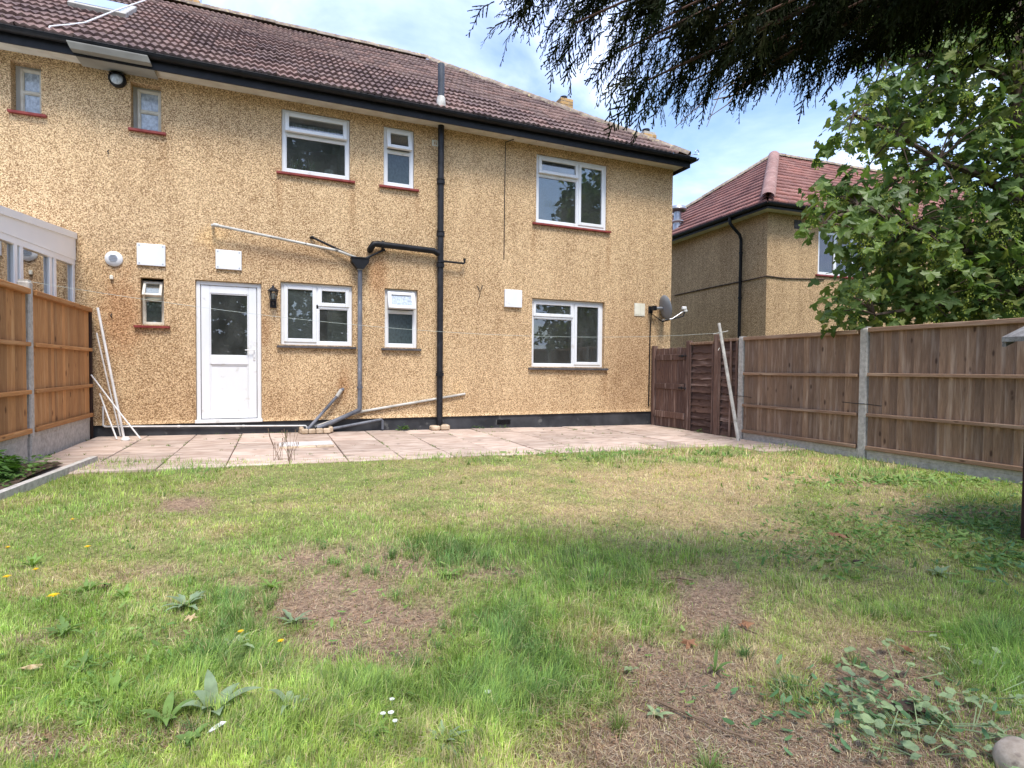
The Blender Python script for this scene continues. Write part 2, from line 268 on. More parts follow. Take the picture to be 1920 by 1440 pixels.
# ------------------------------------------------------------------ object helpers
ORG = {}
def org(o): return ORG.get(o.name, np.zeros(3)) if o else np.zeros(3)
def tag(o, label=None, cat=None, group=None, kind=None):
    for k, v in (('label', label), ('category', cat), ('group', group), ('kind', kind)):
        if v: o[k] = v
    return o
def thing(name, loc, label, cat, group=None, kind=None):
    o = bpy.data.objects.new(name, None); COL.objects.link(o); o.location = loc; o.empty_display_size = .1
    ORG[o.name] = np.array(loc, float); return tag(o, label, cat, group, kind)
def link(name, me, mat, parent=None):
    if mat is not None and not me.materials: me.materials.append(M[mat] if isinstance(mat, str) else mat)
    o = bpy.data.objects.new(name, me); COL.objects.link(o)
    if parent: o.parent = parent
    ORG[o.name] = org(parent) if parent else np.zeros(3); return o
def np_mesh(name, V, F, mat, parent=None, colors=None, smooth=False):
    V = np.asarray(V, np.float32)-(org(parent).astype(np.float32) if parent else 0); F = np.asarray(F, np.int32); k = F.shape[1]
    me = bpy.data.meshes.new(name); me.vertices.add(len(V)); me.vertices.foreach_set('co', V.ravel())
    me.loops.add(F.size); me.loops.foreach_set('vertex_index', F.ravel()); me.polygons.add(len(F))
    me.polygons.foreach_set('loop_start', np.arange(0, F.size, k, dtype=np.int32))
    if smooth: me.polygons.foreach_set('use_smooth', np.ones(len(F), bool))
    if colors is not None:
        c = np.ones((len(V), 4), np.float32); c[:, :3] = colors; at = me.color_attributes.new('Col', 'FLOAT_COLOR', 'POINT'); at.data.foreach_set('color', c.ravel())
    me.update(); me.validate(); return link(name, me, mat, parent)
class MB:
    def __init__(s, Mx=None): s.v = []; s.f = []; s.M = Mx
    def add(s, vs, fs):
        b = len(s.v)
        for p in vs:
            s.v.append(tuple(s.M @ Vector(p)) if s.M is not None else tuple(float(c) for c in p))
        s.f += [tuple(b+i for i in f) for f in fs]; return s
    def box(s, x0, x1, y0, y1, z0, z1, bev=0.):
        if bev:
            b = min(bev, (x1-x0)*.45, (y1-y0)*.45, (z1-z0)*.45); vs = []; 
            for z, e in ((z0, b), (z0+b, 0), (z1-b, 0), (z1, b)):
                X0, X1, Y0, Y1 = x0+e, x1-e, y0+e, y1-e
                vs += [(X0+b-e if e == 0 else X0, Y0, z), (X1-(b if e == 0 else 0), Y0, z), (X1, Y0+(b if e == 0 else 0), z), (X1, Y1-(b if e == 0 else 0), z), (X1-(b if e == 0 else 0), Y1, z), (X0+(b if e == 0 else 0), Y1, z), (X0, Y1-(b if e == 0 else 0), z), (X0, Y0+(b if e == 0 else 0), z)]
            fs = [tuple(range(7, -1, -1)), tuple(range(24, 32))]
            for r in range(3):
                for i in range(8): j = (i+1) % 8; fs.append((r*8+i, r*8+j, r*8+8+j, r*8+8+i))
            return s.add(vs, fs)
        return s.add([(x0, y0, z0), (x1, y0, z0), (x1, y1, z0), (x0, y1, z0), (x0, y0, z1), (x1, y0, z1), (x1, y1, z1), (x0, y1, z1)],
                     [(3, 2, 1, 0), (4, 5, 6, 7), (0, 1, 5, 4), (1, 2, 6, 5), (2, 3, 7, 6), (3, 0, 4, 7)])
    def prism(s, pts, d):
        n = len(pts); d = np.array(d); P = [np.array(p) for p in pts]
        return s.add(P+[p+d for p in P], [tuple(range(n-1, -1, -1)), tuple(range(n, 2*n))]+[(i, (i+1) % n, n+(i+1) % n, n+i) for i in range(n)])
    def tube(s, path, r, n=10, cap=True):
        P = [Vector(p) for p in path]; R = r if hasattr(r, '__len__') else [r]*len(P); vs = []; up = None
        for i, p in enumerate(P):
            d = ((P[min(i+1, len(P)-1)]-p).normalized()+(p-P[max(i-1, 0)]).normalized())
            if d.length < 1e-6: d = Vector((0, 0, 1))
            d.normalize()
            if up is None: up = Vector((0, 0, 1)) if abs(d.z) < .9 else Vector((1, 0, 0))
            a = d.cross(up).normalized(); b = a.cross(d).normalized(); up = b
            k = 1.
            for q in range(n):
                t = 2*math.pi*q/n; vs.append(p+(a*math.cos(t)+b*math.sin(t))*R[i]*k)
        fs = [(i*n+q, i*n+(q+1) % n, (i+1)*n+(q+1) % n, (i+1)*n+q) for i in range(len(P)-1) for q in range(n)]
        if cap: fs += [tuple(range(n-1, -1, -1)), tuple(range((len(P)-1)*n, len(P)*n))]
        return s.add(vs, fs)
    def lathe(s, prof, c, axis=(0, 0, 1), n=20):
        A = Vector(axis).normalized(); a = A.orthogonal().normalized(); b = A.cross(a); c = Vector(c); vs = []
        for r, h in prof:
            for q in range(n): t = 2*math.pi*q/n; vs.append(c+A*h+(a*math.cos(t)+b*math.sin(t))*max(r, 1e-4))
        return s.add(vs, [(i*n+q, i*n+(q+1) % n, (i+1)*n+(q+1) % n, (i+1)*n+q) for i in range(len(prof)-1) for q in range(n)])
    def build(s, name, mat, parent=None, smooth=False):
        o = org(parent); me = bpy.data.meshes.new(name); me.from_pydata([tuple(np.array(p)-o) for p in s.v], [], s.f)
        if smooth:
            for p in me.polygons: p.use_smooth = True
            try: me.set_sharp_from_angle(angle=math.radians(40))
            except Exception: pass
        me.update(); return link(name, me, mat, parent)
def top(mb, name, mat, label, cat, group=None, kind=None, smooth=False):      # a thing that is one mesh, with its origin at its own base
    P = np.array(mb.v); c = np.array([(P[:, 0].min()+P[:, 0].max())/2, (P[:, 1].min()+P[:, 1].max())/2, P[:, 2].min()])
    mb.v = [tuple(np.array(p)-c) for p in mb.v]; o = mb.build(name, mat, None, smooth); o.location = c; ORG[o.name] = c; return tag(o, label, cat, group, kind)
def struct(mb, name, mat): return tag(mb.build(name, mat), kind='structure')

# value noise used for placing patches
_T = rng.random((256, 256))
def vnoise(x, y, oct=4):
    x = np.asarray(x, float); y = np.asarray(y, float); r = 0; a = .5; tot = 0
    for o in range(oct):
        xi = np.floor(x).astype(int); yi = np.floor(y).astype(int); fx = x-xi; fy = y-yi; fx = fx*fx*(3-2*fx); fy = fy*fy*(3-2*fy)
        g = lambda i, j: _T[(xi+i) & 255, (yi+j) & 255]
        r = r+a*((g(0, 0)*(1-fx)+g(1, 0)*fx)*(1-fy)+(g(0, 1)*(1-fx)+g(1, 1)*fx)*fy); tot += a; a *= .5; x = x*2.03+17.1; y = y*2.03+9.7
    return r/tot
# ================================================================== SETTING
g = MB(); g.add([(-150, -150, -1.2), (150, -150, -1.2), (150, 150, -1.2), (-150, 150, -1.2)], [(0, 1, 2, 3)]); struct(g, 'ground', 'ground')
g = MB()                                                             # yard level round the houses, sloping gently like the garden
g.add([(-40, -14, gz(-40)-.12), (45, -14, gz(45)-.12), (45, 40, gz(45)-.12), (-40, 40, gz(-40)-.12)], [(0, 1, 2, 3)]); struct(g, 'terrain', 'ground')
XL, XR = -2.33, 7.0
def yedge(x): return np.interp(x, [-2.4, -1.8, -1.7, .1, 2.3, 4.3, 5.8, 6.5, 7.2], [6.2, 6.3, 7.02, 6.60, 6.53, 6.52, 6.40, 6.33, 6.2])
# patches of bare soil, straw and lush grass, measured on the photograph and stored as places on the ground
SOIL = [(690, 1130, 170, 62, 1.1), (600, 1045, 80, 38, .7), (640, 1210, 110, 45, .8), (920, 1085, 60, 26, .6), (1335, 1135, 105, 55, 1.1), (1270, 1090, 60, 22, .6), (1240, 1345, 210, 90, 1.35), (1450, 1400, 300, 90, 1.35), (1330, 1250, 120, 50, .7),
        (1640, 1290, 150, 60, .75), (378, 948, 60, 16, .95), (340, 1195, 70, 24, .5), (110, 1385, 120, 50, .7), (1190, 1255, 110, 50, .9), (1780, 1400, 160, 60, .7), (1740, 975, 110, 22, .5), (280, 1070, 90, 20, .4), (460, 1085, 80, 20, .5), (330, 1390, 160, 35, .5), (60, 1200, 60, 20, .5), (1620, 905, 50, 10, .3)]
STRAW = [(1290, 920, 300, 62, 1.25), (1480, 1180, 260, 60, .5), (1150, 1330, 220, 60, .5), (120, 1060, 200, 60, .45), (1110, 1190, 60, 28, .9), (1450, 1000, 260, 60, .6), (1100, 960, 200, 50, .5), (330, 1010, 200, 45, .45), (960, 905, 220, 30, .35), (1560, 1080, 200, 50, .5), (1450, 1230, 180, 50, .7), (560, 940, 140, 35, .3), (800, 950, 300, 60, .3), (1250, 1010, 130, 40, .5), (1700, 1050, 160, 40, .4), (260, 1130, 160, 40, .4), (900, 1400, 200, 60, .35)]
LUSH = [(800, 1045, 170, 45, 1.), (660, 1010, 160, 30, .5), (440, 1150, 110, 70, 1.), (420, 1230, 130, 55, .8), (980, 1190, 200, 85, .9), (1090, 1075, 200, 50, .6), (800, 1290, 330, 90, .8), (620, 1370, 240, 60, .6), (250, 880, 180, 30, .7), (1220, 850, 420, 16, .9), (1620, 880, 260, 26, .8), (1350, 852, 60, 14, .8), (1800, 930, 160, 30, .5), (180, 930, 160, 40, .5), (90, 1150, 140, 70, .4),
        (1500, 1105, 50, 22, .7), (1640, 1150, 60, 16, .9), (1880, 1190, 150, 60, .7), (1880, 1260, 150, 40, .5), (1360, 1200, 50, 26, .6), (1480, 1290, 70, 30, .5), (1250, 1040, 130, 25, .5), (200, 1300, 180, 70, .45)]
def field(lst, x, y, nx, ny):
    r = 0
    for cx, cy, rx, ry, a in lst: r = np.maximum(r, a*np.exp(-(((x+nx*rx*.9-cx)/rx)**2+((y+ny*ry*.9-cy)/ry)**2)*.9))
    return r
def ground_maps(X, Y):
    P = np.stack([X, Y, SL*X], -1); x, y, w = project(P); nx = (vnoise(X*1.9+3, Y*1.9)-.5)*2.4; ny = (vnoise(X*1.9+40, Y*1.9+9)-.5)*2.4
    s = field(SOIL, x, y, nx, ny); d = field(STRAW, x, y, nx, ny); l = field(LUSH, x, y, nx, ny)
    n1 = vnoise(X*3.1+7, Y*3.1+5); n2 = vnoise(X*7+1, Y*7+2)
    s = np.clip(s*(.55+.9*n2)+(n1-.5)*.5-.04, 0, 1); d = np.clip(d*1.1+(n1-.5)*1.3+(n2-.5)*.5+.02, 0, 1); l = np.clip(l+(n1-.5)*.5+(n2-.5)*.5, 0, 1)
    return s, d, l
nX, nY = 190, 150
gx = np.linspace(XL, 7.4, nX); gy = np.linspace(-1.5, 7.3, nY); GX, GY = np.meshgrid(gx, gy)
def bumpz(X, Y): return (vnoise(X*1.3, Y*1.3, 3)-.5)*.05+(vnoise(X*6, Y*6, 3)-.5)*.022
def lawnz(X, Y):
    fade = np.clip((yedge(X)-Y)/.5, 0, 1); return SL*np.asarray(X)+bumpz(X, Y)*fade-.002
s_, d_, l_ = ground_maps(GX.ravel(), GY.ravel())
LV = np.stack([GX.ravel(), GY.ravel(), lawnz(GX.ravel(), GY.ravel())-np.where(GY.ravel() > yedge(GX.ravel())+.12, .08, 0)], -1)
soilc = np.array([.31, .22, .16]); thatch = np.array([.215, .235, .092]); strawc = np.array([.42, .32, .18])
lc = thatch[None]*(1-d_[:, None])+strawc[None]*d_[:, None]; sm = np.clip(s_*1.6, 0, 1)[:, None]; lc = lc*(1-sm)+soilc[None]*sm
F = [(j*nX+i, j*nX+i+1, (j+1)*nX+i+1, (j+1)*nX+i) for j in range(nY-1) for i in range(nX-1)]
tag(np_mesh('lawn', LV, F, 'lawn', colors=lc, smooth=True), kind='structure')

# ------------------------------------------------------------------ patio of slabs
pat = thing('patio', (2.5, 7.9, -.03), None, None, kind='structure')
mb = MB(); mb.add([(XL, 5.9, gz(XL)-.02), (7.2, 5.9, gz(7.2)-.02), (7.2, WY+.02, gz(7.2)-.02), (XL, WY+.02, gz(XL)-.02)], [(0, 1, 2, 3)]); mb.build('bedding', 'slabjoint', pat)
P0 = 0.607; nslab = 0
for j in range(6):
    y1 = WY-.005-j*P0; y0 = y1-P0+.011
    for i in range(17):
        x0 = -2.29+i*P0-(0.0 if j % 2 == 0 else .0); x1 = min(x0+P0-.011, 7.02)
        if x1-x0 < .1: continue
        if j == 5 and x0 < 6.0: continue
        if y1 < yedge((x0+x1)/2)-.05: continue
        if j == 1 and 0 < (x0+x1)/2-.29 < .5: pass
        dz = random.uniform(-.004, .005); tx = random.uniform(-.004, .004); ty = random.uniform(-.003, .003); b = .006
        cz = lambda x, y: gz(x)+.012+dz+tx*(x-x0)+ty*(y-y0)
        vs = [(x0, y0, gz(x0)-.03), (x1, y0, gz(x1)-.03), (x1, y1, gz(x1)-.03), (x0, y1, gz(x0)-.03)]
        vs += [(x, y, cz(x, y)-b) for x, y in ((x0, y0), (x1, y0), (x1, y1), (x0, y1))]+[(x, y, cz(x, y)) for x, y in ((x0+b, y0+b), (x1-b, y0+b), (x1-b, y1-b), (x0+b, y1-b))]
        fs = [(3, 2, 1, 0), (8, 9, 10, 11)]+[(a+k, a+(k+1) % 4, a+4+(k+1) % 4, a+4+k) for a in (0, 4) for k in range(4)]
        MB().add(vs, fs).build('paving_slab', 'slab', pat)
mb = MB(); mb.prism([(6.45, 6.35, gz(6.4)), (7.02, 6.0, gz(7)), (7.02, 6.5, gz(7)), (6.45, 6.45, gz(6.4))], (0, 0, .014)); mb.build('edging_slab', 'slab', pat)
# inspection cover in front of the gully
c0 = G(520, 836); mb = MB(); x0, y0 = c0[0], c0[1]
mb.box(x0+.02, x0+.68, y0-.26, y0+.10, gz(x0)+.0, gz(x0)+.032, .006); mb.build('inspection_cover', 'manhole', pat)
for k in range(3):
    mb = MB(); mb.box(x0+.02+k*.222, x0+.232+k*.222, y0-.39, y0-.275, gz(x0), gz(x0)+.026, .006); mb.build('brick', 'palebrick', pat)

# ------------------------------------------------------------------ HOUSE
EY, EZ = 8.99, 5.235; RY, RZ = 13.5, 8.42; TA = math.atan2(RZ-EZ, RY-EY); HX0, HX1 = -7.2, 7.482; EXR = HX1+.15
house = thing('house', (0, WY, 0), 'tan pebbledash rear of a house with brown tiled hipped roof facing the lawn', 'house')
wins = dict(W1=(-3.135, -2.88, 4.365, 4.984), W2=(-1.811, -1.509, 4.36, 4.972), W3=(.091, 1.106, 4.036, 4.996), W4=(1.641, 2.147, 4.035, 4.999), W5=(4.408, 5.919, 3.726, 4.976),
            W6=(.071, 1.149, 1.375, 2.354), W7=(1.665, 2.217, 1.368, 2.349), W8=(4.349, 5.904, 1.069, 2.34), W9=(-1.766, -1.479, 1.617, 2.255), D=(-1.085, -.201, .188, 2.299))
DPC = .20; holes = []
for k, (a, b, c, d) in wins.items(): holes.append((a-(.05 if k in ('W1', 'W2') else .0), b+(.015 if k in ('W1', 'W2') else 0), max(c, DPC) if k == 'D' else c, d+(.03 if k in ('W1', 'W2', 'W9') else 0)))
mb = MB(); xs = sorted(set([HX0, HX1]+[h[0] for h in holes]+[h[1] for h in holes])); zs = sorted(set([DPC, 5.125]+[h[2] for h in holes]+[h[3] for h in holes]))
for i in range(len(xs)-1):
    for j in range(len(zs)-1):
        cx, cz_ = (xs[i]+xs[i+1])/2, (zs[j]+zs[j+1])/2
        if any(h[0] < cx < h[1] and h[2] < cz_ < h[3] for h in holes): continue
        mb.add([(xs[i], WY, zs[j]), (xs[i+1], WY, zs[j]), (xs[i+1], WY, zs[j+1]), (xs[i], WY, zs[j+1])], [(0, 1, 2, 3)])
RD = .16
for (a, b, c, d) in holes:
    mb.add([(a, WY, c), (a, WY, d), (a, WY+RD, d), (a, WY+RD, c)], [(0, 1, 2, 3)]); mb.add([(b, WY, c), (b, WY, d), (b, WY+RD, d), (b, WY+RD, c)], [(3, 2, 1, 0)])
    mb.add([(a, WY, d), (b, WY, d), (b, WY+RD, d), (a, WY+RD, d)], [(0, 1, 2, 3)]); mb.add([(a, WY, c), (b, WY, c), (b, WY+RD, c), (a, WY+RD, c)], [(3, 2, 1, 0)])
mb.add([(HX1, WY, DPC), (HX1, 17.6, DPC), (HX1, 17.6, 5.125), (HX1, WY, 5.125)], [(0, 1, 2, 3)]); mb.add([(HX0, 17.6, DPC), (HX1, 17.6, DPC), (HX1, 17.6, 5.125), (HX0, 17.6, 5.125)], [(3, 2, 1, 0)])
for (a, b) in ((HX0, -1.10), (-.185, HX1)): mb.prism([(a, WY, DPC+.05), (a, WY-.022, DPC-.004), (a, WY+.03, DPC-.004)], (b-a, 0, 0))     # bell-cast drip at the foot of the render
mb.build('wall', 'dash', house)
mb = MB(); mb.prism([(HX0, WY+.006, -.45), (HX1-.005, WY+.006, -.45), (HX1-.005, WY+.006, DPC), (HX0, WY+.006, DPC)], (0, .1, 0)); mb.prism([(HX1-.006, WY+.11, -.45), (HX1-.006, 17.5, -.45), (HX1-.006, 17.5, DPC), (HX1-.006, WY+.11, DPC)], (-.1, 0, 0)); mb.build('plinth', 'plinth', house)
a = W(932, 787, WY); b = W(957, 795, WY)
mb = MB(); mb.box(a[0], b[0], WY-.004, WY+.003, b[2], a[2]); 
for k in range(4): z = b[2]+(a[2]-b[2])*(k+.5)/4; mb.box(a[0]+.01, b[0]-.01, WY-.010, WY-.005, z-.004, z+.004)
mb.build('air_brick', 'black', house)

def rect_ring(mb, x0, x1, z0, z1, w, y0, y1, bev=.006):
    mb.box(x0, x0+w, y0, y1, z0, z1, bev); mb.box(x1-w, x1, y0, y1, z0, z1, bev); mb.box(x0+w-.001, x1-w+.001, y0+.0015, y1, z0, z0+w, bev); mb.box(x0+w-.001, x1-w+.001, y0+.0015, y1, z1-w, z1, bev)
def tilted(parent, hinge_z, y, ang, fn, pname, mat, gmat, x0, x1, z0):      # a top-hung sash swung outwards at its foot
    m = Matrix.Translation((0, y, hinge_z)) @ Matrix.Rotation(-ang, 4, 'X') @ Matrix.Translation((0, -y, -hinge_z)); mb = MB(m); rect_ring(mb, x0, x1, z0, hinge_z, fn, y-.02, y+.035); sa = mb.build('sash', mat, parent)
    mb = MB(m); mb.box(x0+fn-.004, x1-fn+.004, y+.006, y+.016, z0+fn-.004, hinge_z-fn+.004); mb.build('pane', gmat, parent)
def window(key, panes, sill, mat='upvc', rec=.05, fw=.062, sw=.058, netz=None, name='window', label=None, depth=2.2, goods=None):
    x0, x1, z0, z1 = wins[key]; w = bpy.data.objects.new(name, None); COL.objects.link(w); w.parent = house; ORG[w.name] = org(house)
    if label: w['label'] = label
    y0, y1 = WY+rec, WY+rec+.07; mb = MB(); rect_ring(mb, x0+.003, x1-.003, z0+.003, z1-.003, fw, y0, y1); us = set()
    for (ua, ub, va, vb, kind, gm) in panes:
        if ua > 0.001 and ('v', ua, va, vb) not in us: X = x0+(x1-x0)*ua; mb.box(X-fw*.42, X+fw*.42, y0+.002, y1, z0+(z1-z0)*va+fw*.5, z0+(z1-z0)*vb-fw*.5, .005); us.add(('v', ua, va, vb))
        if va > .001: Z = z0+(z1-z0)*va; mb.box(x0+(x1-x0)*ua+fw*.3, x0+(x1-x0)*ub-fw*.3, y0+.004, y1, Z-fw*.42, Z+fw*.42, .005)
    mb.build('frame', mat, w)
    for (ua, ub, va, vb, kind, gm) in panes:
        X0 = x0+(x1-x0)*ua+(fw if ua < .001 else fw*.42); X1 = x0+(x1-x0)*ub-(fw if ub > .999 else fw*.42); Z0 = z0+(z1-z0)*va+(fw if va < .001 else fw*.42); Z1 = z0+(z1-z0)*vb-(fw if vb > .999 else fw*.42)
        if kind == 'fix':
            mb = MB(); mb.box(X0-.004, X1+.004, y0+.030, y0+.040, Z0-.004, Z1+.004); mb.build('pane', gm, w)
            mb = MB(); rect_ring(mb, X0-.002, X1+.002, Z0-.002, Z1+.002, .014, y0+.012, y0+.029, .003); mb.build('bead', mat, w)
        elif kind == 'sash':
            mb = MB(); e = .014; rect_ring(mb, X0-e, X1+e, Z0-e, Z1+e, sw, y0-.014, y0+.05); mb.build('sash', mat, w)
            mb = MB(); mb.box(X0-e+sw-.004, X1+e-sw+.004, y0+.012, y0+.022, Z0-e+sw-.004, Z1+e-sw+.004); mb.build('pane', gm, w)
        else: tilted(w, Z1+.012, y0-.012, kind, sw, 'sash', mat, gm, X0-.012, X1+.012, Z0-.012)
    if sill:
        smat, ov, sh = sill; mb = MB(); mb.prism([(x0-ov, WY-.055, z0-sh), (x0-ov, WY-.055, z0-.014), (x0-ov, WY+rec+.01, z0-.001), (x0-ov, WY+.001, z0-sh)], (x1-x0+2*ov, 0, 0)); mb.build('sill', smat, w)
    # the room behind
    mb = MB(); dp = depth; X0, X1, Z0, Z1 = x0-.5, x1+.5, z0-.75, z1+.25; ya = WY+RD+.001; yb = ya+dp
    mb.add([(X0, ya, Z0), (X1, ya, Z0), (X1, yb, Z0), (X0, yb, Z0), (X0, ya, Z1), (X1, ya, Z1), (X1, yb, Z1), (X0, yb, Z1)], [(0, 1, 2, 3), (7, 6, 5, 4), (1, 5, 6, 2), (0, 3, 7, 4), (3, 2, 6, 7)])
    for q in ((X0, x0, Z0, Z1), (x1, X1, Z0, Z1), (x0, x1, Z0, z0), (x0, x1, z1, Z1)): mb.add([(q[0], ya, q[2]), (q[1], ya, q[2]), (q[1], ya, q[3]), (q[0], ya, q[3])], [(0, 1, 2, 3)])
    mb.add([(x0, ya-.05, z0+.004), (x1, ya-.05, z0+.004), (x1, ya+.14, z0+.004), (x0, ya+.14, z0+.004)], [(0, 1, 2, 3)])
    mb.build('room_interior', 'room', w)
    if netz:
        mb = MB(); n = 40; za, zb = netz
        vs = [(x0+.06+(x1-x0-.12)*i/n, WY+RD+.03+.012*math.sin(i*1.9), z) for z in (za, zb) for i in range(n+1)]
        mb.add(vs, [(i, i+1, n+2+i, n+1+i) for i in range(n)]); mb.build('net_curtain', 'net', w)
    return w
red = ('sillred', .075, .045); grey = ('sillgrey', .055, .045)
window('W1', [(0, 1, 0, .5, 'fix', 'frost'), (0, 1, .5, 1, 'fix', 'frost')], red, 'oldpaint', .13, .034, .03, label='old cream wooden window beside the left edge of the upper storey')
window('W2', [(0, 1, 0, .5, 'fix', 'frost'), (0, 1, .5, 1, 'fix', 'frost')], red, 'oldpaint', .13, .034, .03, label='old cream wooden window under the grey eaves board')
w3 = window('W3', [(0, 1, 0, .62, 'fix', 'glass'), (0, 1, .62, 1, math.radians(9), 'glass')], red, rec=.03, netz=(4.64, 4.865), label='wide upper window with open top light and ornaments on its ledge')
window('W4', [(0, 1, 0, .60, 'fix', 'darkfrost'), (0, 1, .60, 1, math.radians(14), 'glass')], red, rec=.03, label='narrow upper window with open top light beside the soil pipe')
window('W5', [(0, .585, 0, .71, 'fix', 'glass'), (0, .585, .71, 1, math.radians(5), 'glass'), (.585, 1, 0, 1, 'sash', 'glass')], red, rec=.03, label='large upper right window reflecting sky and leaves')
w6 = window('W6', [(0, .5, 0, 1, 'sash', 'glass'), (.5, 1, 0, .63, 'fix', 'glass'), (.5, 1, .63, 1, 'sash', 'glass')], grey, rec=.06, label='kitchen window between the door and the hopper pipe')
window('W7', [(0, 1, 0, .62, 'fix', 'darkfrost'), (0, 1, .62, 1, math.radians(24), 'frost')], grey, rec=.06, label='narrow lower window with tilted open top light')
window('W8', [(0, .585, 0, .735, 'fix', 'glass'), (0, .585, .735, 1, 'sash', 'glass'), (.585, 1, 0, 1, 'sash', 'glass')], ('sillgrey', .07, .05), rec=.07, label='large lower right window with a grey sill')
window('W9', [(0, 1, 0, .58, 'fix', 'glass'), (0, 1, .58, 1, math.radians(32), 'glass')], red, 'oldpaint', .10, .036, .036, label='small old window with red sill and top light propped open')
mb = MB(); mb.box(.80, 1.45, WY+.55, WY+.60, .75, 2.5, .01); mb.box(.86, 1.40, WY+.535, WY+.552, 1.0, 2.35, .01); top(mb, 'interior_door', 'cream', 'pale door seen inside the kitchen window', 'door')
# things standing on ledges inside
mb = MB(); mb.lathe([(.0, 0), (.035, 0), (.045, .03), (.04, .075), (.0, .08)], (.50, WY+.19, 1.379)); top(mb, 'white_pot', 'white', 'small white pot on the ledge inside the kitchen window', 'pot', smooth=True)
for k in range(3):
    xx = .28+k*.13; mb = MB(); mb.lathe([(0, 0), (.035, 0), (.04, .06)], (xx, WY+.2, 4.041))
    for q in range(9):
        an = q*.7+k; r = random.uniform(.05, .10); h = random.uniform(.14, .28); mb.tube([(xx, WY+.2, 4.09), (xx+math.cos(an)*r*.5, WY+.2+abs(math.sin(an))*.02, 4.09+h*.6), (xx+math.cos(an)*r, WY+.2+.03*math.sin(an), 4.09+h)], [.008, .011, .002], 4)
    top(mb, 'potted_plant', 'greenery', ['leftmost spiky pot plant on the ledge of the wide upper window', 'middle spiky pot plant on the ledge of the wide upper window', 'rightmost spiky pot plant, next to the pale ornament, in the wide upper window'][k], 'plant', 'pot plants in the wide upper window')
mb = MB(); mb.lathe([(0, 0), (.06, 0), (.10, .05), (.11, .10), (.07, .17), (.0, .19)], (.80, WY+.22, 4.041)); top(mb, 'round_ornament', 'ornament', 'pale round ornament on the ledge of the wide upper window', 'ornament', smooth=True)

# door
x0, x1, z0, z1 = wins['D']; dr = bpy.data.objects.new('door', None); COL.objects.link(dr); dr.parent = house; ORG[dr.name] = org(house)
yd = WY+.045; mb = MB(); mb.box(x0+.003, x0+.06, yd, yd+.07, z0, z1-.003, .006); mb.box(x1-.06, x1-.003, yd, yd+.07, z0, z1-.003, .006); mb.box(x0+.059, x1-.059, yd+.0015, yd+.07, z1-.063, z1-.003, .006); mb.box(x0-.012, x1+.012, WY-.03, yd+.07, z0-.0, z0+.05, .006); mb.build('frame', 'upvc', dr)
a, b, c, d = x0+.068, x1-.068, z0+.06, z1-.07; st = .115; yl = yd+.006; H = d-c; gz0, gz1, pz0, pz1 = c+H*.475, d-st*.95, c+.13, c+H*.41
mb = MB(); mb.box(a, a+st, yl, yl+.05, c, d, .007); mb.box(b-st, b, yl, yl+.05, c, d, .007); mb.box(a+st-.001, b-st+.001, yl+.0015, yl+.05, c, pz0, .006); mb.box(a+st-.001, b-st+.001, yl+.0015, yl+.05, pz1, gz0, .006); mb.box(a+st-.001, b-st+.001, yl+.0015, yl+.05, gz1, d, .006); mb.build('door_leaf', 'upvc', dr)
mb = MB(); mb.box(a+st-.003, b-st+.003, yl+.022, yl+.03, pz0-.003, pz1+.003); rect_ring(mb, a+st-.001, b-st+.001, pz0-.001, pz1+.001, .02, yl+.010, yl+.021, .005); mb.build('door_panel', 'upvc', dr)
mb = MB(); rect_ring(mb, a+st-.001, b-st+.001, gz0-.001, gz1+.001, .016, yl+.008, yl+.021, .004); mb.build('bead', 'upvc', dr)
mb = MB(); mb.box(a+st-.003, b-st+.003, yl+.022, yl+.034, gz0-.003, gz1+.003); mb.build('pane', 'glass', dr)
hz = c+H*.50; hx = b-.035; mb = MB(); mb.box(hx-.014, hx+.014, yl-.012, yl-.001, hz-.11, hz+.075, .005); mb.tube([(hx, yl-.01, hz+.045), (hx, yl-.045, hz+.045), (hx-.04, yl-.052, hz+.045), (hx-.125, yl-.05, hz+.043)], [.009, .009, .008, .007], 8); mb.lathe([(.008, 0), (.008, .012), (0, .012)], (hx, yl-.012, hz-.06), (0, -1, 0), 10); mb.build('handle', 'white', dr, True)
mb = MB(); X0, X1, Z0, Z1 = x0-.8, x1+.8, .15, 2.5; ya = WY+RD+.001; yb = ya+3.4
mb.add([(X0, ya, Z0), (X1, ya, Z0), (X1, yb, Z0), (X0, yb, Z0), (X0, ya, Z1), (X1, ya, Z1), (X1, yb, Z1), (X0, yb, Z1)], [(0, 1, 2, 3), (7, 6, 5, 4), (1, 5, 6, 2), (0, 3, 7, 4), (3, 2, 6, 7)])
for q in ((X0, x0, Z0, Z1), (x1, X1, Z0, Z1), (x0, x1, z1, Z1)): mb.add([(q[0], ya, q[2]), (q[1], ya, q[2]), (q[1], ya, q[3]), (q[0], ya, q[3])], [(0, 1, 2, 3)])
mb.build('room_interior', 'room', dr)

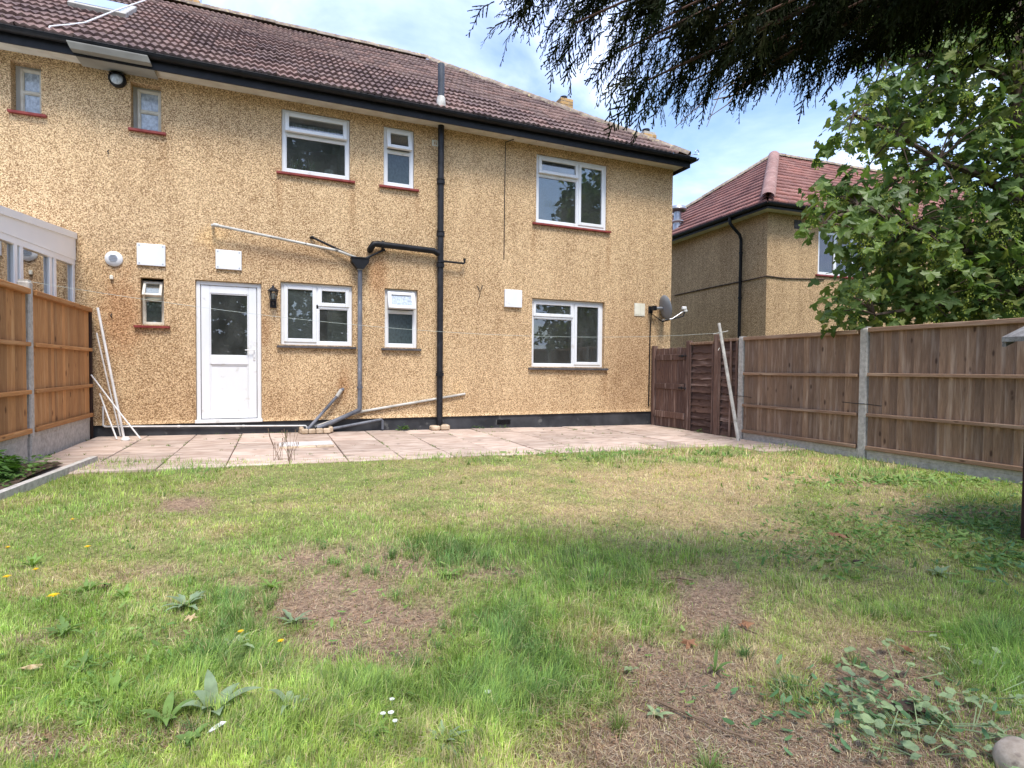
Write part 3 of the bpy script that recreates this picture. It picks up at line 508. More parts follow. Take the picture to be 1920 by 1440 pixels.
# eaves
mb = MB(); mb.add([(HX0, 9.055, 5.12), (EXR-.06, 9.055, 5.12), (HX1, WY, 5.12), (HX0, WY, 5.12)], [(3, 2, 1, 0)]); mb.add([(EXR-.06, 9.055, 5.12), (EXR-.06, 17.9, 5.12), (HX1, 17.9, 5.12), (HX1, WY, 5.12)], [(3, 2, 1, 0)]); mb.build('soffit', 'soffit', house)
mb = MB(); mb.box(HX0, EXR-.06, 9.035, 9.056, 5.05, 5.235); mb.box(EXR-.0599, EXR-.038, 9.035, 17.9, 5.05, 5.235); mb.build('fascia', 'black', house)
def gutter(p0, p1, dn, r=.058, cl=None):
    mb = MB(); p0 = Vector(p0); p1 = Vector(p1); ax = (p1-p0).normalized(); sd = Vector(dn); n = 10
    for rr, fl in ((r, 1), (r-.006, 0)):
        vs = []
        for P in (p0, p1):
            for i in range(n+1): t = math.pi*i/n; vs.append(P+sd*math.cos(t)*rr-Vector((0, 0, 1))*math.sin(t)*rr)
        mb.add(vs, [((i, i+1, n+2+i, n+1+i) if fl else (n+1+i, n+2+i, i+1, i)) for i in range(n)])
    L = (p1-p0).length; k = .35
    while k < L:
        c = p0+ax*k; mb.add([c+sd*math.cos(math.pi*i/n)*(r+.005)-Vector((0, 0, 1))*math.sin(math.pi*i/n)*(r+.005)+ax*e for e in (-.02, .02) for i in range(n+1)], [(i, i+1, n+2+i, n+1+i) for i in range(n)]); k += .92
    mb.tube([p0+sd*r+Vector((0, 0, .002)), p1+sd*r+Vector((0, 0, .002))], .007, 6); return mb
gutter((HX0, 8.975, 5.212), (EXR+.02, 8.975, 5.212), (0, -1, 0)).build('gutter', 'black', house, True)
gutter((EXR+.02, 8.92, 5.212), (EXR+.02, 17.9, 5.212), (1, 0, 0)).build('gutter', 'black', house, True)

# roof with tiles
roof = bpy.data.objects.new('roof', None); COL.objects.link(roof); roof.parent = house; ORG[roof.name] = org(house)
TW, GA, NT = .30, .345, 16
def hprof(x): return .027*(.5+.5*math.cos(2*math.pi*x/.1))**.8
def tile_local(nx=12, L=.40):
    vs = []
    for (s, h0) in ((0, .006), (0, .046), (L, .004)):
        for i in range(nx+1): x = TW*i/nx; vs.append((x, s, h0+hprof(x)*(1 if s == 0 else 1)))
    n = nx+1; return vs, [(i, i+1, n+i+1, n+i) for i in range(nx)]+[(n+i, n+i+1, 2*n+i+1, 2*n+i) for i in range(nx)]
tv, tf = tile_local(); tme = bpy.data.meshes.new('tile'); tme.from_pydata(tv, [], tf); tme.update()
for p in tme.polygons: p.use_smooth = False
tme.materials.append(M['tile'])
hipx = lambda y: EXR-(y-EY)*(EXR-3.37)/(RY-EY)
RXm = Matrix.Rotation(TA, 4, 'X'); cand = []
for r in range(NT):
    s0 = r*GA-.03
    for q in range(48):
        x0 = HX0+.02+q*TW; yl = EY+s0*math.cos(TA)
        if x0 > hipx(yl): continue
        if abs(x0-2.70) < .16 and r == 0: pass
        clip = x0+TW > hipx(yl+.4*math.cos(TA))-.02
        P = np.array([[x0+.15, yl, EZ+s0*math.sin(TA)]]); px, py, w = project(P); inv = -40 < px[0] < 1960 and py[0] > -40
        cand.append((0 if (inv and not clip) else 1, float(w[0]), x0, s0, clip))
cand.sort(); VV, FF, CC = [], [], []
for n, (bad, w, x0, s0, clip) in enumerate(cand):
    jx, js, jr, jh = random.uniform(-.005, .005), random.gauss(0, .008), random.gauss(0, .011), random.uniform(-.003, .007)
    Mx = Matrix.Translation((x0+jx, EY+(s0+js)*math.cos(TA), EZ+(s0+js)*math.sin(TA))) @ RXm @ Matrix.Rotation(jr, 4, 'Z') @ Matrix.Translation((0, 0, jh))
    if not bad and n < 300:
        o = link('tile', tme, None, roof); o.matrix_local = Matrix.Translation(tuple(-org(roof))) @ Mx
    else:
        b = len(VV); vs = [Mx @ Vector(v) for v in tv]
        if clip: vs = [Vector((min(v.x, hipx(v.y)), v.y, v.z)) for v in vs]
        VV += [tuple(v) for v in vs]; FF += [tuple(b+i for i in f) for f in tf]; CC += [[random.random()]*3]*len(vs)
o = np_mesh('roof_tiles', VV, FF, 'tile', roof, np.array(CC)); o['kind'] = 'stuff'
mb = MB(); zr = RZ-.02; L0 = HX0
mb.add([(L0, EY+.04, EZ-.02), (EXR-.03, EY+.04, EZ-.02), (3.37, RY, zr), (L0, RY, zr)], [(0, 1, 2, 3)]); mb.add([(EXR-.03, EY+.04, EZ-.02), (EXR-.03, 18.0, EZ-.02), (3.37, RY, zr)], [(0, 1, 2)]); mb.add([(EXR-.03, 18.0, EZ-.02), (L0, 18.0, EZ-.02), (L0, RY, zr), (3.37, RY, zr)], [(0, 1, 2, 3)]); mb.build('roof_deck', 'tile', roof)
def ridge_run(p0, p1, mat, parent, r=.115, step=.42, Mx=None):
    p0, p1 = Vector(p0), Vector(p1); L = (p1-p0).length; n = max(1, int(L/step)); ax = (p1-p0)/n; sd = ax.cross(Vector((0, 0, 1))).normalized(); up = sd.cross(ax).normalized()
    for k in range(n):
        a = p0+ax*k; e = ax.normalized()*.012; mb = MB(Mx); m = 8; jl = random.uniform(0, .012); vs = []
        for P, rr in ((a, r*.96), (a+ax+e, r*1.03), (a+ax+e, r*.9)):
            for i in range(m+1): t = math.pi*(i/m)*1.0; vs.append(P+sd*math.cos(t)*rr*1.12+up*(math.sin(t)*rr-.035+jl))
        mb.add(vs, [(q*(m+1)+i, q*(m+1)+i+1, (q+1)*(m+1)+i+1, (q+1)*(m+1)+i) for q in range(2) for i in range(m)]); mb.build('ridge_tile', mat, parent, True)
ridge_run((-4.2, RY, RZ+.05), (3.37, RY, RZ+.05), 'ridge', roof)
ridge_run((EXR-.05, EY+.06, EZ+.07), (3.37, RY, RZ+.05), 'ridge', roof, .105, .36)
mb = MB(); p = Vector((EXR-.10, EY+.08, EZ+.05)); mb.tube([p, p+Vector((.16, -.02, .05)), p+Vector((.24, -.02, .06))]+[p+Vector((.24+.045*math.sin(t), -.02, .105-.045*math.cos(t))) for t in np.linspace(.3, 5.2, 14)], .007, 6); mb.build('hip_iron', 'steel', roof)
# chimneys
def chimney(cx, cy, zb, zt, w, rows, label, pots):
    ch = thing('chimney', (cx, cy, zb), label, 'chimney'); n = int(round((zt-zb)/.075)); mb = MB(); mb.box(cx-w/2+.006, cx+w/2-.006, cy-w/2+.006, cy+w/2-.006, zb, zt-.01); mb.build('mortar_core', 'mortar', ch)
    for r in range(n):
        z = zb+r*.075; o = (r % 2)*.11
        for side in range(4):
            k = -w/2-o*.0
            u = -w/2+(0 if r % 2 else .0); L = .215 if (r+side) % 2 == 0 else .105
            while u < w/2-.02:
                l = min(L, w/2-u); L = .215; m = MB(); a0, a1 = u+.005, u+l-.005
                if side == 0: m.box(cx+a0, cx+a1, cy-w/2-.001, cy-w/2+.05, z, z+.065, .004)
                elif side == 1: m.box(cx+w/2-.05, cx+w/2+.001, cy+a0, cy+a1, z+.001, z+.064, .004)
                elif side == 2: m.box(cx+a0, cx+a1, cy+w/2-.05, cy+w/2+.001, z+.0005, z+.0645, .004)
                else: m.box(cx-w/2-.001, cx-w/2+.05, cy+a0, cy+a1, z+.0015, z+.0635, .004)
                m.build('brick', 'brick', ch); u += l
    mb = MB(); mb.prism([(cx-w/2+.02, cy-w/2+.02, zt-.01), (cx+w/2-.02, cy-w/2+.02, zt-.01), (cx+w/2-.02, cy+w/2-.02, zt-.01), (cx-w/2+.02, cy+w/2-.02, zt-.01)], (0, 0, .04)); mb.build('flaunching', 'mortar', ch)
    for (dx, dy, r, h, mt) in pots: mb = MB(); mb.lathe([(r*1.05, 0), (r*1.05, .03), (r*.92, .06), (r*.85, h-.06), (r*1.1, h-.05), (r*1.1, h), (r*.7, h), (r*.7, h-.2)], (cx+dx, cy+dy, zt+.02), n=16); mb.build('chimney_pot', mt, ch, True)
for (px, py, Y, lab) in ((1057, 192, 11.6, 'small brick chimney stub behind the roof hip, nearer the ridge'), (1211, 254, 10.0, 'small brick chimney stub behind the roof hip, nearer the corner')):
    P = W(px, py, Y); hx = hipx(Y)
    zroof = EZ+(EXR-P[0])*(RZ-EZ)/(EXR-3.37); chimney(P[0], Y, zroof-.25, P[2], .32, 8, lab, [(0, 0, .075, .10, 'black')])
P = W(345, 0, 14.0); chimney(P[0], 14.0, RZ-.9, P[2]-.12, .66, 8, 'brick chimney behind the ridge at upper left with red clay pots', [(-.20, 0, .10, .42, 'pot'), (.17, 0, .11, .42, 'pot')])
P = W(377, 25, 13.6); mb = MB(); mb.tube([(P[0], 13.6, RZ-.2), (P[0], 13.6, RZ+1.4)], .012, 6); mb.tube([(P[0]-.4, 13.6, RZ+1.3), (P[0]+.4, 13.6, RZ+1.3)], .008, 6); top(mb, 'aerial_mast', 'steel', 'thin metal aerial mast rising behind the ridge beside the red pots', 'aerial')
# soil vent pipe and drain pipes
def pipe(name, path, r, mat, collars=(), parent=house, n=14, cr=1.32, ch=.035):
    mb = MB(); mb.tube(path, r, n); o = mb.build(name, mat, parent, True)
    for (a, b) in collars:
        A, B = Vector(a), Vector(b); m = MB(); m.tube([A, B], r*cr, n); m.build('collar', mat, o, True)
    return o
pxp = W(826, 500, WY-.11)[0]; yp = WY-.10
zc = [W(825, y, yp)[2] for y in (342, 440, 498, 702)]
col = []
for z in zc: col += [((pxp, yp, z-.03), (pxp, yp, z+.03))]
for z in zc: col += [((pxp, yp, z+.045), (pxp, yp, z+.058))]
sp_ = pipe('soil_pipe', [(pxp, yp, gz(pxp)+.10), (pxp, yp, 5.118)], .052, 'blackmetal', col)
ztop = W(827, 120, 9.12)[2]; pvx = W(827, 200, 9.12)[0]; pipe('vent_pipe', [(pvx, 9.12, 5.16), (pvx, 9.12, ztop)], .055, 'slatepipe')
mb = MB(); mb.lathe([(.082, -.03), (.075, .06), (.066, .15), (.058, .17)], (pvx, 9.12, 5.33)); mb.build('vent_collar', 'palepipe', house, True)
for s in (-1, 1): mb = MB(); mb.box(pvx+s*.21-.12, pvx+s*.21+.12, 9.02, 9.16, 5.285, 5.31, .006); mb.build('mortar_patch', 'mortar', house)
a = W(697, 456, yp-.02); b = W(815, 466, yp); zb = b[2]
pipe('branch_pipe', [(a[0]-.01, WY, a[2]-.09), (a[0]-.01, yp+.03, a[2]-.08), (a[0]+.0, yp-.0, a[2]-.06), (a[0]+.03, yp-.01, a[2]-.01), (a[0]+.09, yp, a[2]), (pxp-.12, yp, zb-.04), (pxp-.02, yp, zb-.09)], .05, 'black', [((a[0]+.16, yp, a[2]-.004), (a[0]+.20, yp, a[2]-.006))])
a = W(836, 490, yp); b = W(871, 490, yp); pipe('stub_pipe', [(pxp, yp, a[2]), (b[0]-.02, yp, a[2]-.01), (b[0], yp, a[2]+.005), (b[0], yp, a[2]+.06)], .018, 'black', [((b[0], yp, a[2]+.045), (b[0], yp, a[2]+.075))])
# hopper head with its waste pipes
hc = W(675, 492, WY-.10); hx, hz_ = hc[0], hc[2]; yh = WY-.10
mb = MB(); Wd = .135; prof = [(-Wd, .06), (Wd, .06), (Wd, .0), (.05, -.11), (-.05, -.11), (-Wd, 0)]; mb.prism([(hx+x, yh-.07, hz_+z) for x, z in prof], (0, .15, 0)); mb.box(hx-Wd-.012, hx+Wd+.012, yh-.082, yh+.085, hz_+.05, hz_+.075, .006); hop = mb.build('hopper_head', 'black', house)
a = W(398, 420, WY-.14); pipe('waste_pipe', [(a[0], WY+.0, a[2]-.02), (a[0], WY-.12, a[2]-.012), (a[0]+.02, WY-.135, a[2]-.008), (hx-.35, yh-.01, hz_+.155), (hx-.02, yh, hz_+.06)], .021, 'palepipe', [((a[0]+.02, WY-.135, a[2]-.008), (a[0]+.08, WY-.135, a[2]-.014))])
a = W(583, 444, WY-.06); pipe('waste_pipe', [(a[0], WY, a[2]), (a[0]+.01, WY-.05, a[2]), (hx-.08, yh+.02, hz_+.08)], .018, 'black', [((a[0]+.01, WY-.05, a[2]), (a[0]+.04, WY-.052, a[2]-.01))])
a = W(722, 468, WY-.06); pipe('waste_pipe', [(a[0], WY, a[2]), (a[0]-.01, WY-.05, a[2]), (hx+.08, yh+.02, hz_+.07)], .018, 'black', [((a[0]-.01, WY-.05, a[2]), (a[0]-.05, WY-.055, a[2]-.012))])
b = W(676, 768, yh); g1 = W(592, 808, WY-.16); pipe('downpipe', [(hx, yh, hz_-.10), (hx, yh, b[2]+.03), (hx-.02, yh, b[2]-.01), (g1[0]+.12, WY-.15, gz(0)+.11), (g1[0]+.02, WY-.16, gz(0)+.08)], .036, 'leadgrey', [((hx, yh, W(676, 727, yh)[2]-.012), (hx, yh, W(676, 727, yh)[2]+.022))])
mb = MB(); mb.lathe([(.045, 0), (.045, .025)], (hx, yh, hz_-.125)); mb.build('pipe_collar', 'palepipe', hop, True)
a = W(870, 739, WY-.03); b = W(676, 772, WY-.03); c_ = W(590, 800, WY-.07); pipe('waste_pipe', [(a[0]+.02, WY-.0, a[2]+.002), (a[0], WY-.03, a[2]), (b[0], WY-.03, b[2]), (c_[0], WY-.08, c_[2])], .022, 'palepipe', [((b[0]-.02, WY-.031, b[2]-.004), (b[0]+.03, WY-.031, b[2]+.006))])
a = W(640, 731, WY-.05); b = W(573, 810, WY-.17); pipe('waste_pipe', [(a[0]+.03, WY, a[2]+.01), (a[0], WY-.05, a[2]), (a[0]-.04, WY-.055, a[2]-.07), (b[0], WY-.16, b[2])], .024, 'leadgrey', [((a[0], WY-.05, a[2]), (a[0]-.07, WY-.062, a[2]-.105))]).children[0].data.materials[0] = M['palepipe']
a = W(717, 786, WY-.08); b = W(600, 808, WY-.17); pipe('waste_pipe', [(a[0], WY-.08, .02), (a[0], WY-.08, a[2]-.03), (a[0]-.02, WY-.08, a[2]-.004), (a[0]-.06, WY-.082, a[2]-.01), (b[0], WY-.17, b[2])], .022, 'leadgrey')
# gully bricks
gu = thing('gully_surround', (g1[0], WY-.22, gz(0)), 'pale brick surround of the drain gully under the grey pipes', 'gully')
for k in range(4): mb = MB(); xx = g1[0]-.22+k*.108; mb.box(xx, xx+.102, WY-.34, WY-.24, gz(0)+.012, gz(0)+.085+random.uniform(-.004, .004), .012); mb.build('brick', 'palebrick', gu)
for s in (0, 1): mb = MB(); xx = g1[0]-.24+s*.43; mb.box(xx, xx+.065, WY-.235, WY-.02, gz(0)+.012, gz(0)+.10, .014); mb.build('brick', 'palebrick', gu)
mb = MB(); mb.box(g1[0]-.17, g1[0]+.18, WY-.235, WY-.02, gz(0)+.012, gz(0)+.03); mb.build('grate', 'black', gu)
# brick pier under the soil pipe
pb = thing('pipe_pad', (pxp, WY-.1, gz(pxp)), 'two rough pale bricks under the foot of the black soil pipe', 'bricks')
for s in (-1, 1): mb = MB(); mb.box(pxp+s*.082-.078, pxp+s*.082+.078, WY-.2, WY-.01, gz(pxp)+.012, gz(pxp)+.095+s*.006, .02); mb.build('brick', 'palebrick', pb)
# low white overflow pipe
a = W(193, 762, WY-.03); b = W(193, 800, WY-.03); c_ = W(575, 798, WY-.03); d = W(575, 806, WY-.03)
pipe('overflow_pipe', [(a[0], WY-.03, a[2]), (a[0], WY-.03, b[2]+.02), (a[0]+.02, WY-.03, b[2]), (c_[0]-.02, WY-.035, c_[2]), (c_[0], WY-.035, c_[2]-.02), (c_[0], WY-.035, c_[2]-.12)], .0125, 'whiterod', [((b[0]+k, WY-.031, b[2]+(c_[2]-b[2])*k/(c_[0]-b[0])), (b[0]+k+.03, WY-.031, b[2]+(c_[2]-b[2])*k/(c_[0]-b[0]))) for k in (.9, 1.75)], n=8)
# vent covers and plates on the wall
def plate(name, x0, y0, x1, y1, dep, mat, screws=True):
    a = W(x0, y0, WY-dep); b = W(x1, y1, WY-dep); mb = MB(); mb.box(a[0], b[0], WY-dep, WY-.001, b[2], a[2], .006); o = mb.build(name, mat, house)
    if screws:
        for sx in (a[0]+.03, b[0]-.03):
            for sz in (a[2]-.03, b[2]+.03): m = MB(); m.lathe([(.009, 0), (.009, .004), (0, .004)], (sx, WY-dep, sz), (0, -1, 0), 8); m.build('screw', 'steel', o)
plate('vent_cover', 256, 455, 310, 500, .035, 'upvc'); plate('vent_cover', 404, 467, 453, 507, .035, 'upvc'); plate('vent_cover', 947, 542, 979, 577, .05, 'upvc', False)
a = W(1190, 568, WY-.012); b = W(1209, 593, WY-.012); mb = MB(); mb.box(a[0], b[0], WY-.014, WY-.001, b[2], a[2]); mb.box(a[0]+.015, (a[0]+b[0])/2-.006, WY-.02, WY-.013, b[2]+.02, a[2]-.03, .003); mb.box((a[0]+b[0])/2+.006, b[0]-.015, WY-.02, WY-.013, b[2]+.02, a[2]-.03, .003); mb.build('vent_plate', 'cream', house)
a = W(810, 262, WY); b = W(821, 275, WY); mb = MB(); rect_ring(mb, a[0], b[0], b[2], a[2], .02, WY-.008, WY-.0005, .002)
for k in range(3):
    mb.box(a[0]+.025+k*.03, a[0]+.035+k*.03, WY-.006, WY-.001, b[2]+.02, a[2]-.02)
mb.build('air_brick', 'cream', house)
c_ = W(213, 485, WY-.02); mb = MB(); mb.lathe([(.0, .05), (.055, .05), (.075, .045), (.105, .02), (.108, 0)], (c_[0], WY, c_[2]), (0, -1, 0), 24)
ev = top(mb, 'extractor_vent', 'upvc', 'round white extractor vent on the wall left of the square cover', 'vent', smooth=True); o0 = np.array(ev.location)
for k in range(5): z = c_[2]-.04+k*.02; hw = math.sqrt(max(.001, .052**2-(z-c_[2])**2)); m = MB(); m.box(c_[0]-hw, c_[0]+hw, WY-.058, WY-.0505, z-.004, z+.006); m.build('grille_bar', 'steel', ev)
c_ = W(209, 520, WY-.02); mb = MB(); mb.box(c_[0]-.02, c_[0]+.02, WY-.04, WY, c_[2]-.03, c_[2]+.03, .008); mb.build('overflow_outlet', 'cream', house)
# bulkhead lamp, lantern
c_ = W(219, 147, WY-.06); bl = thing('bulkhead_lamp', (c_[0], WY, c_[2]), 'round black bulkhead lamp with a white lens under the eaves', 'wall lamp'); mb = MB(); mb.lathe([(.105, 0), (.105, .06), (.09, .075), (.075, .075)], (c_[0], WY-.001, c_[2]), (0, -1, 0), 22); mb.build('housing', 'black', bl, True); mb = MB(); mb.lathe([(.082, .05), (.07, .09), (.04, .112), (0, .118)], (c_[0], WY, c_[2]-.012), (0, -1, 0), 20); mb.build('lens', 'frost', bl, True); mb = MB(); mb.prism([(c_[0]-.08, WY-.13, c_[2]+.03), (c_[0]+.08, WY-.13, c_[2]+.03), (c_[0]+.1, WY-.01, c_[2]+.085), (c_[0]-.1, WY-.01, c_[2]+.085)], (0, 0, .012)); mb.build('hood', 'black', bl)
c_ = W(512, 555, WY-.13); lx, lz = c_[0], c_[2]; la = thing('wall_lantern', (lx, WY, lz-.17), 'black coach lantern on the wall between door and kitchen window', 'wall lamp'); yl = WY-.13
mb = MB(); mb.box(lx-.045, lx+.045, WY-.03, WY-.001, lz-.17, lz-.03, .008); mb.tube([(lx, WY-.02, lz-.12), (lx, WY-.09, lz-.13), (lx, yl, lz-.10), (lx, yl, lz-.07)], .012, 8); mb.build('bracket', 'blackmetal', la)
mb = MB(); mb.lathe([(0, -.075), (.04, -.07), (.05, -.05), (.03, -.045)], (lx, yl, lz), n=6); mb.lathe([(.085, .075), (.06, .105), (.02, .135), (.012, .16), (0, .165)], (lx, yl, lz), n=6)
for k in range(6): t = k*math.pi/3; mb.tube([(lx+.045*math.cos(t), yl+.045*math.sin(t), lz-.05), (lx+.07*math.cos(t), yl+.07*math.sin(t), lz+.078)], .005, 4)
mb.build('cage', 'blackmetal', la); mb = MB(); mb.lathe([(.042, -.048), (.066, .076)], (lx, yl, lz), n=6); mb.build('lamp_glass', 'lampglass', la); mb = MB(); mb.lathe([(.018, -.045), (.03, .0), (.028, .03), (0, .05)], (lx, yl, lz), n=12); mb.build('bulb', 'white', la, True)
# hook, hanging cable and wires
a = W(900, 545, WY-.02); mb = MB(); mb.tube([(a[0]-.04, WY-.002, a[2]+.08), (a[0]-.005, WY-.03, a[2]-.03), (a[0]+.055, WY-.002, a[2]+.10)], .008, 6); mb.tube([(a[0], WY-.028, a[2]-.03), (a[0]-.02, WY-.004, a[2]-.17)], .004, 5); top(mb, 'wall_hook', 'blackmetal', 'small black forked hook on the wall left of the square white cover', 'hook')
a = W(948, 258, WY-.008); b = W(945, 487, WY-.008); mb = MB(); mb.tube([(a[0]+.12, WY-.1, 5.11), (a[0]+.02, WY-.02, 5.08), (a[0], WY-.008, a[2]-.08), (a[0]-.01, WY-.008, (a[2]+b[2])/2), (b[0], WY-.008, b[2])], .0075, 6); top(mb, 'cable', 'blackmetal', 'thin dark cable hanging down the upper wall from the eaves', 'cable')
for (px, py) in ((203, 285), (209, 592), (138, 462)): 
    a = W(px, py, WY-.01); mb = MB(); mb.tube([(a[0], WY, a[2]+.03), (a[0]-.005, WY-.03, a[2]), (a[0]+.01, WY-.02, a[2]-.03)], .007, 5); mb.build('wall_hook', 'blackmetal', house)
cp = [W(84, 62, 9.02), W(94, 50, 9.10), W(130, 46, 9.4), W(160, 42, 9.7), W(215, 20, 10.4), W(270, 1, 11.0), W(300, -12, 11.4)]
rfz = lambda y: EZ+(y-EY)*math.tan(TA)+.075
mb = MB(); pth = []
for P in cp: y = P[1]; pth.append((P[0], y, max(P[2], rfz(y)) if y > 9.05 else P[2]))
mb.tube(pth, .011, 6); top(mb, 'roof_cable', 'whiterod', 'white cable trailing over the roof tiles at upper left', 'cable')
# grey board hung under the eaves
mb = MB(); A = [W(124, 88, 8.90), W(276, 112, 8.90), W(285, 136, 9.30), W(141, 114, 9.30)]; n_ = np.cross(A[1]-A[0], A[3]-A[0]); n_ = n_/np.linalg.norm(n_)*.012
A2 = [(p[0], p[1], {0: 5.152, 1: 5.152, 2: 5.09, 3: 5.09}[i]) for i, p in enumerate(A)]
A2 = [(A[0][0], 8.905, 5.165), (A[1][0], 8.905, 5.165), (A[1][0]+.03, 8.93, 5.095), (A[1][0]+.05, 9.38, 5.085), (A[0][0]+.05, 9.38, 5.085), (A[0][0]+.03, 8.93, 5.095)]
mb.add(A2+[(x, y-.0, z-.012) for x, y, z in A2], [(0, 1, 2, 5), (5, 2, 3, 4), (11, 8, 7, 6), (10, 9, 8, 11), (0, 6, 7, 1), (3, 9, 10, 4), (1, 7, 8, 2), (2, 8, 9, 3), (0, 5, 11, 6), (5, 4, 10, 11)]); mb.build('eaves_board', 'greyboard', house)
# rooflight
a = W(128, 6, 10.75); mb = MB(TMx := None); u0 = a[0]; 
mxr = Matrix.Translation((u0, 10.75, EZ+(10.75-EY)*math.tan(TA))) @ RXm; mb = MB(mxr); mb.box(0, .75, 0, 1.0, .04, .12, .01); rl = mb.build('rooflight', 'palepipe', roof); mb = MB(mxr); mb.box(.07, .68, .08, .92, .121, .127); mb.build('rooflight_pane', 'glass_clear', roof)
# satellite dish
ds = W(1226, 578, WY-.12); sd_ = thing('satellite_dish', (ds[0], WY, ds[2]-.3), 'grey satellite dish on a bracket at the right end of the wall', 'dish'); yb = WY-.14
mb = MB(); mb.box(ds[0]-.05, ds[0]+.05, WY-.03, WY-.001, ds[2]-.09, ds[2]+.05, .006); mb.tube([(ds[0], WY-.02, ds[2]), (ds[0], yb, ds[2])], .022, 8); mb.box(ds[0]-.055, ds[0]+.03, yb-.05, yb+.05, ds[2]-.045, ds[2]+.045, .01); mb.build('bracket', 'black', sd_)
ax = Vector((.93, -.20, .20)).normalized(); dc = Vector((ds[0]+.20, yb+.0, ds[2]+.01)); mb = MB(); R_ = .25
mb.lathe([(0, 0), (.08, .006), (.16, .022), (.24, .05), (R_, .072), (R_+.004, .066), (.24, .043), (.16, .015), (.08, -.002), (0, -.008)], dc, ax, 28); mb.build('dish_reflector', 'dish', sd_, True)
mb = MB(); mb.tube([(ds[0]+.02, yb, ds[2]), tuple(dc)], .03, 8); mb.build('dish_mount', 'steel', sd_); lt = dc+ax*.47-Vector((0, .03, .09))
mb = MB(); mb.tube([tuple(dc-Vector((0, 0, .24))), tuple(dc+ax*.2-Vector((0, .02, .25))), tuple(lt-Vector((0, 0, .04)))], .009, 6); mb.build('feed_arm', 'steel', sd_); mb = MB(); mb.box(lt.x-.07, lt.x+.03, lt.y-.03, lt.y+.03, lt.z-.03, lt.z+.035, .012); mb.box(lt.x-.02, lt.x+.05, lt.y-.025, lt.y+.025, lt.z-.075, lt.z-.02, .01); mb.build('feed_horn', 'whiterod', sd_)
mb = MB(); mb.tube([(lt.x, lt.y, lt.z-.07), (lt.x-.04, lt.y, lt.z-.16), (dc.x, dc.y, dc.z-.27), (ds[0]+.01, WY-.03, ds[2]-.1), (ds[0], WY-.012, ds[2]-.4), (ds[0]-.01, WY-.012, .3)], .013, 6); mb.build('dish_cable', 'black', sd_)

# ------------------------------------------------------------------ NEIGHBOUR HOUSE
NR = math.radians(-3.5); nC = W(1440, 397, 10.7); NM = Matrix.Translation((nC[0], nC[1], 0)) @ Matrix.Rotation(NR, 4, 'Z'); NMi = NM.inverted()
ex = np.array(NM.to_3x3() @ Vector((1, 0, 0))); ey = np.array(NM.to_3x3() @ Vector((0, 1, 0))); nP = np.array([nC[0], nC[1], 0])
NZ = nC[2]; nb = thing('house', (nC[0], nC[1], 0), 'neighbouring tan house with red tiled hipped roof beyond the right fence', 'house')
def nrear(x, y): P = PL(x, y, nP, ey); return np.array(NMi @ Vector(P))
def nside(x, y): P = PL(x, y, nP, ex); return np.array(NMi @ Vector(P))
LN, DN = 13.0, 9.0; wa = nrear(1535, 432); wb = nrear(1602, 520); wx0, wx1, wz0, wz1 = wa[0], wa[0]+1.75, wb[2], wa[2]
mb = MB(NM)
for (a, b, c, d) in ((0, wx0, -.6, NZ), (wx1, LN, -.6, NZ), (wx0, wx1, -.6, wz0), (wx0, wx1, wz1, NZ)): mb.add([(a, 0, c), (b, 0, c), (b, 0, d), (a, 0, d)], [(0, 1, 2, 3)])
mb.add([(0, DN, -.6), (0, 0, -.6), (0, 0, NZ), (0, DN, NZ)], [(0, 1, 2, 3)])
for X in (wx0, wx1): mb.add([(X, 0, wz0), (X, 0, wz1), (X, .12, wz1), (X, .12, wz0)], [(0, 1, 2, 3)])
for Z in (wz0, wz1): mb.add([(wx0, 0, Z), (wx1, 0, Z), (wx1, .12, Z), (wx0, .12, Z)], [(0, 1, 2, 3)])
mb.build('wall', 'dash_far', nb)
w = bpy.data.objects.new('window', None); COL.objects.link(w); w.parent = nb; ORG[w.name] = org(nb)
mb = MB(NM); rect_ring(mb, wx0+.003, wx1-.003, wz0+.003, wz1-.003, .075, .03, .10); mb.box(wx0+(wx1-wx0)*.36-.05, wx0+(wx1-wx0)*.36+.05, .032, .1, wz0+.07, wz1-.07, .005); mb.box(wx0+(wx1-wx0)*.7-.05, wx0+(wx1-wx0)*.7+.05, .032, .1, wz0+.07, wz1-.07, .005); mb.build('frame', 'upvc', w)
for f0, f1 in ((.02, .34), (.38, .68), (.72, .98)): mb = MB(NM); mb.box(wx0+(wx1-wx0)*f0, wx0+(wx1-wx0)*f1, .06, .07, wz0+.05, wz1-.05); mb.build('pane', 'glass', w)
mb = MB(NM); n = 60; mb.add([(wx0+(wx1-wx0)*i/n, .15+.02*math.sin(i*1.3), z) for z in (wz0, wz1) for i in range(n+1)], [(i, i+1, n+2+i, n+1+i) for i in range(n)]); mb.build('net_curtain', 'net', w)
mb = MB(NM); mb.box(wx0-.08, wx1+.08, -.05, .03, wz0-.05, wz0-.003, .008); mb.build('sill', 'sillred', w)
OV = .38; ez = NZ+.12
mb = MB(NM); mb.add([(-OV+.05, -OV+.05, NZ), (LN, -OV+.05, NZ), (LN, 0, NZ), (0, 0, NZ)], [(0, 1, 2, 3)]); mb.add([(-OV+.05, DN, NZ), (-OV+.05, -OV+.05, NZ), (0, 0, NZ), (0, DN, NZ)], [(0, 1, 2, 3)]); mb.build('soffit', 'soffit', nb)
mb = MB(NM); mb.box(-OV+.03, LN, -OV+.03, -OV+.05, NZ-.03, ez); mb.box(-OV+.03, -OV+.05, -OV+.051, DN, NZ-.03, ez); mb.build('fascia', 'black', nb)
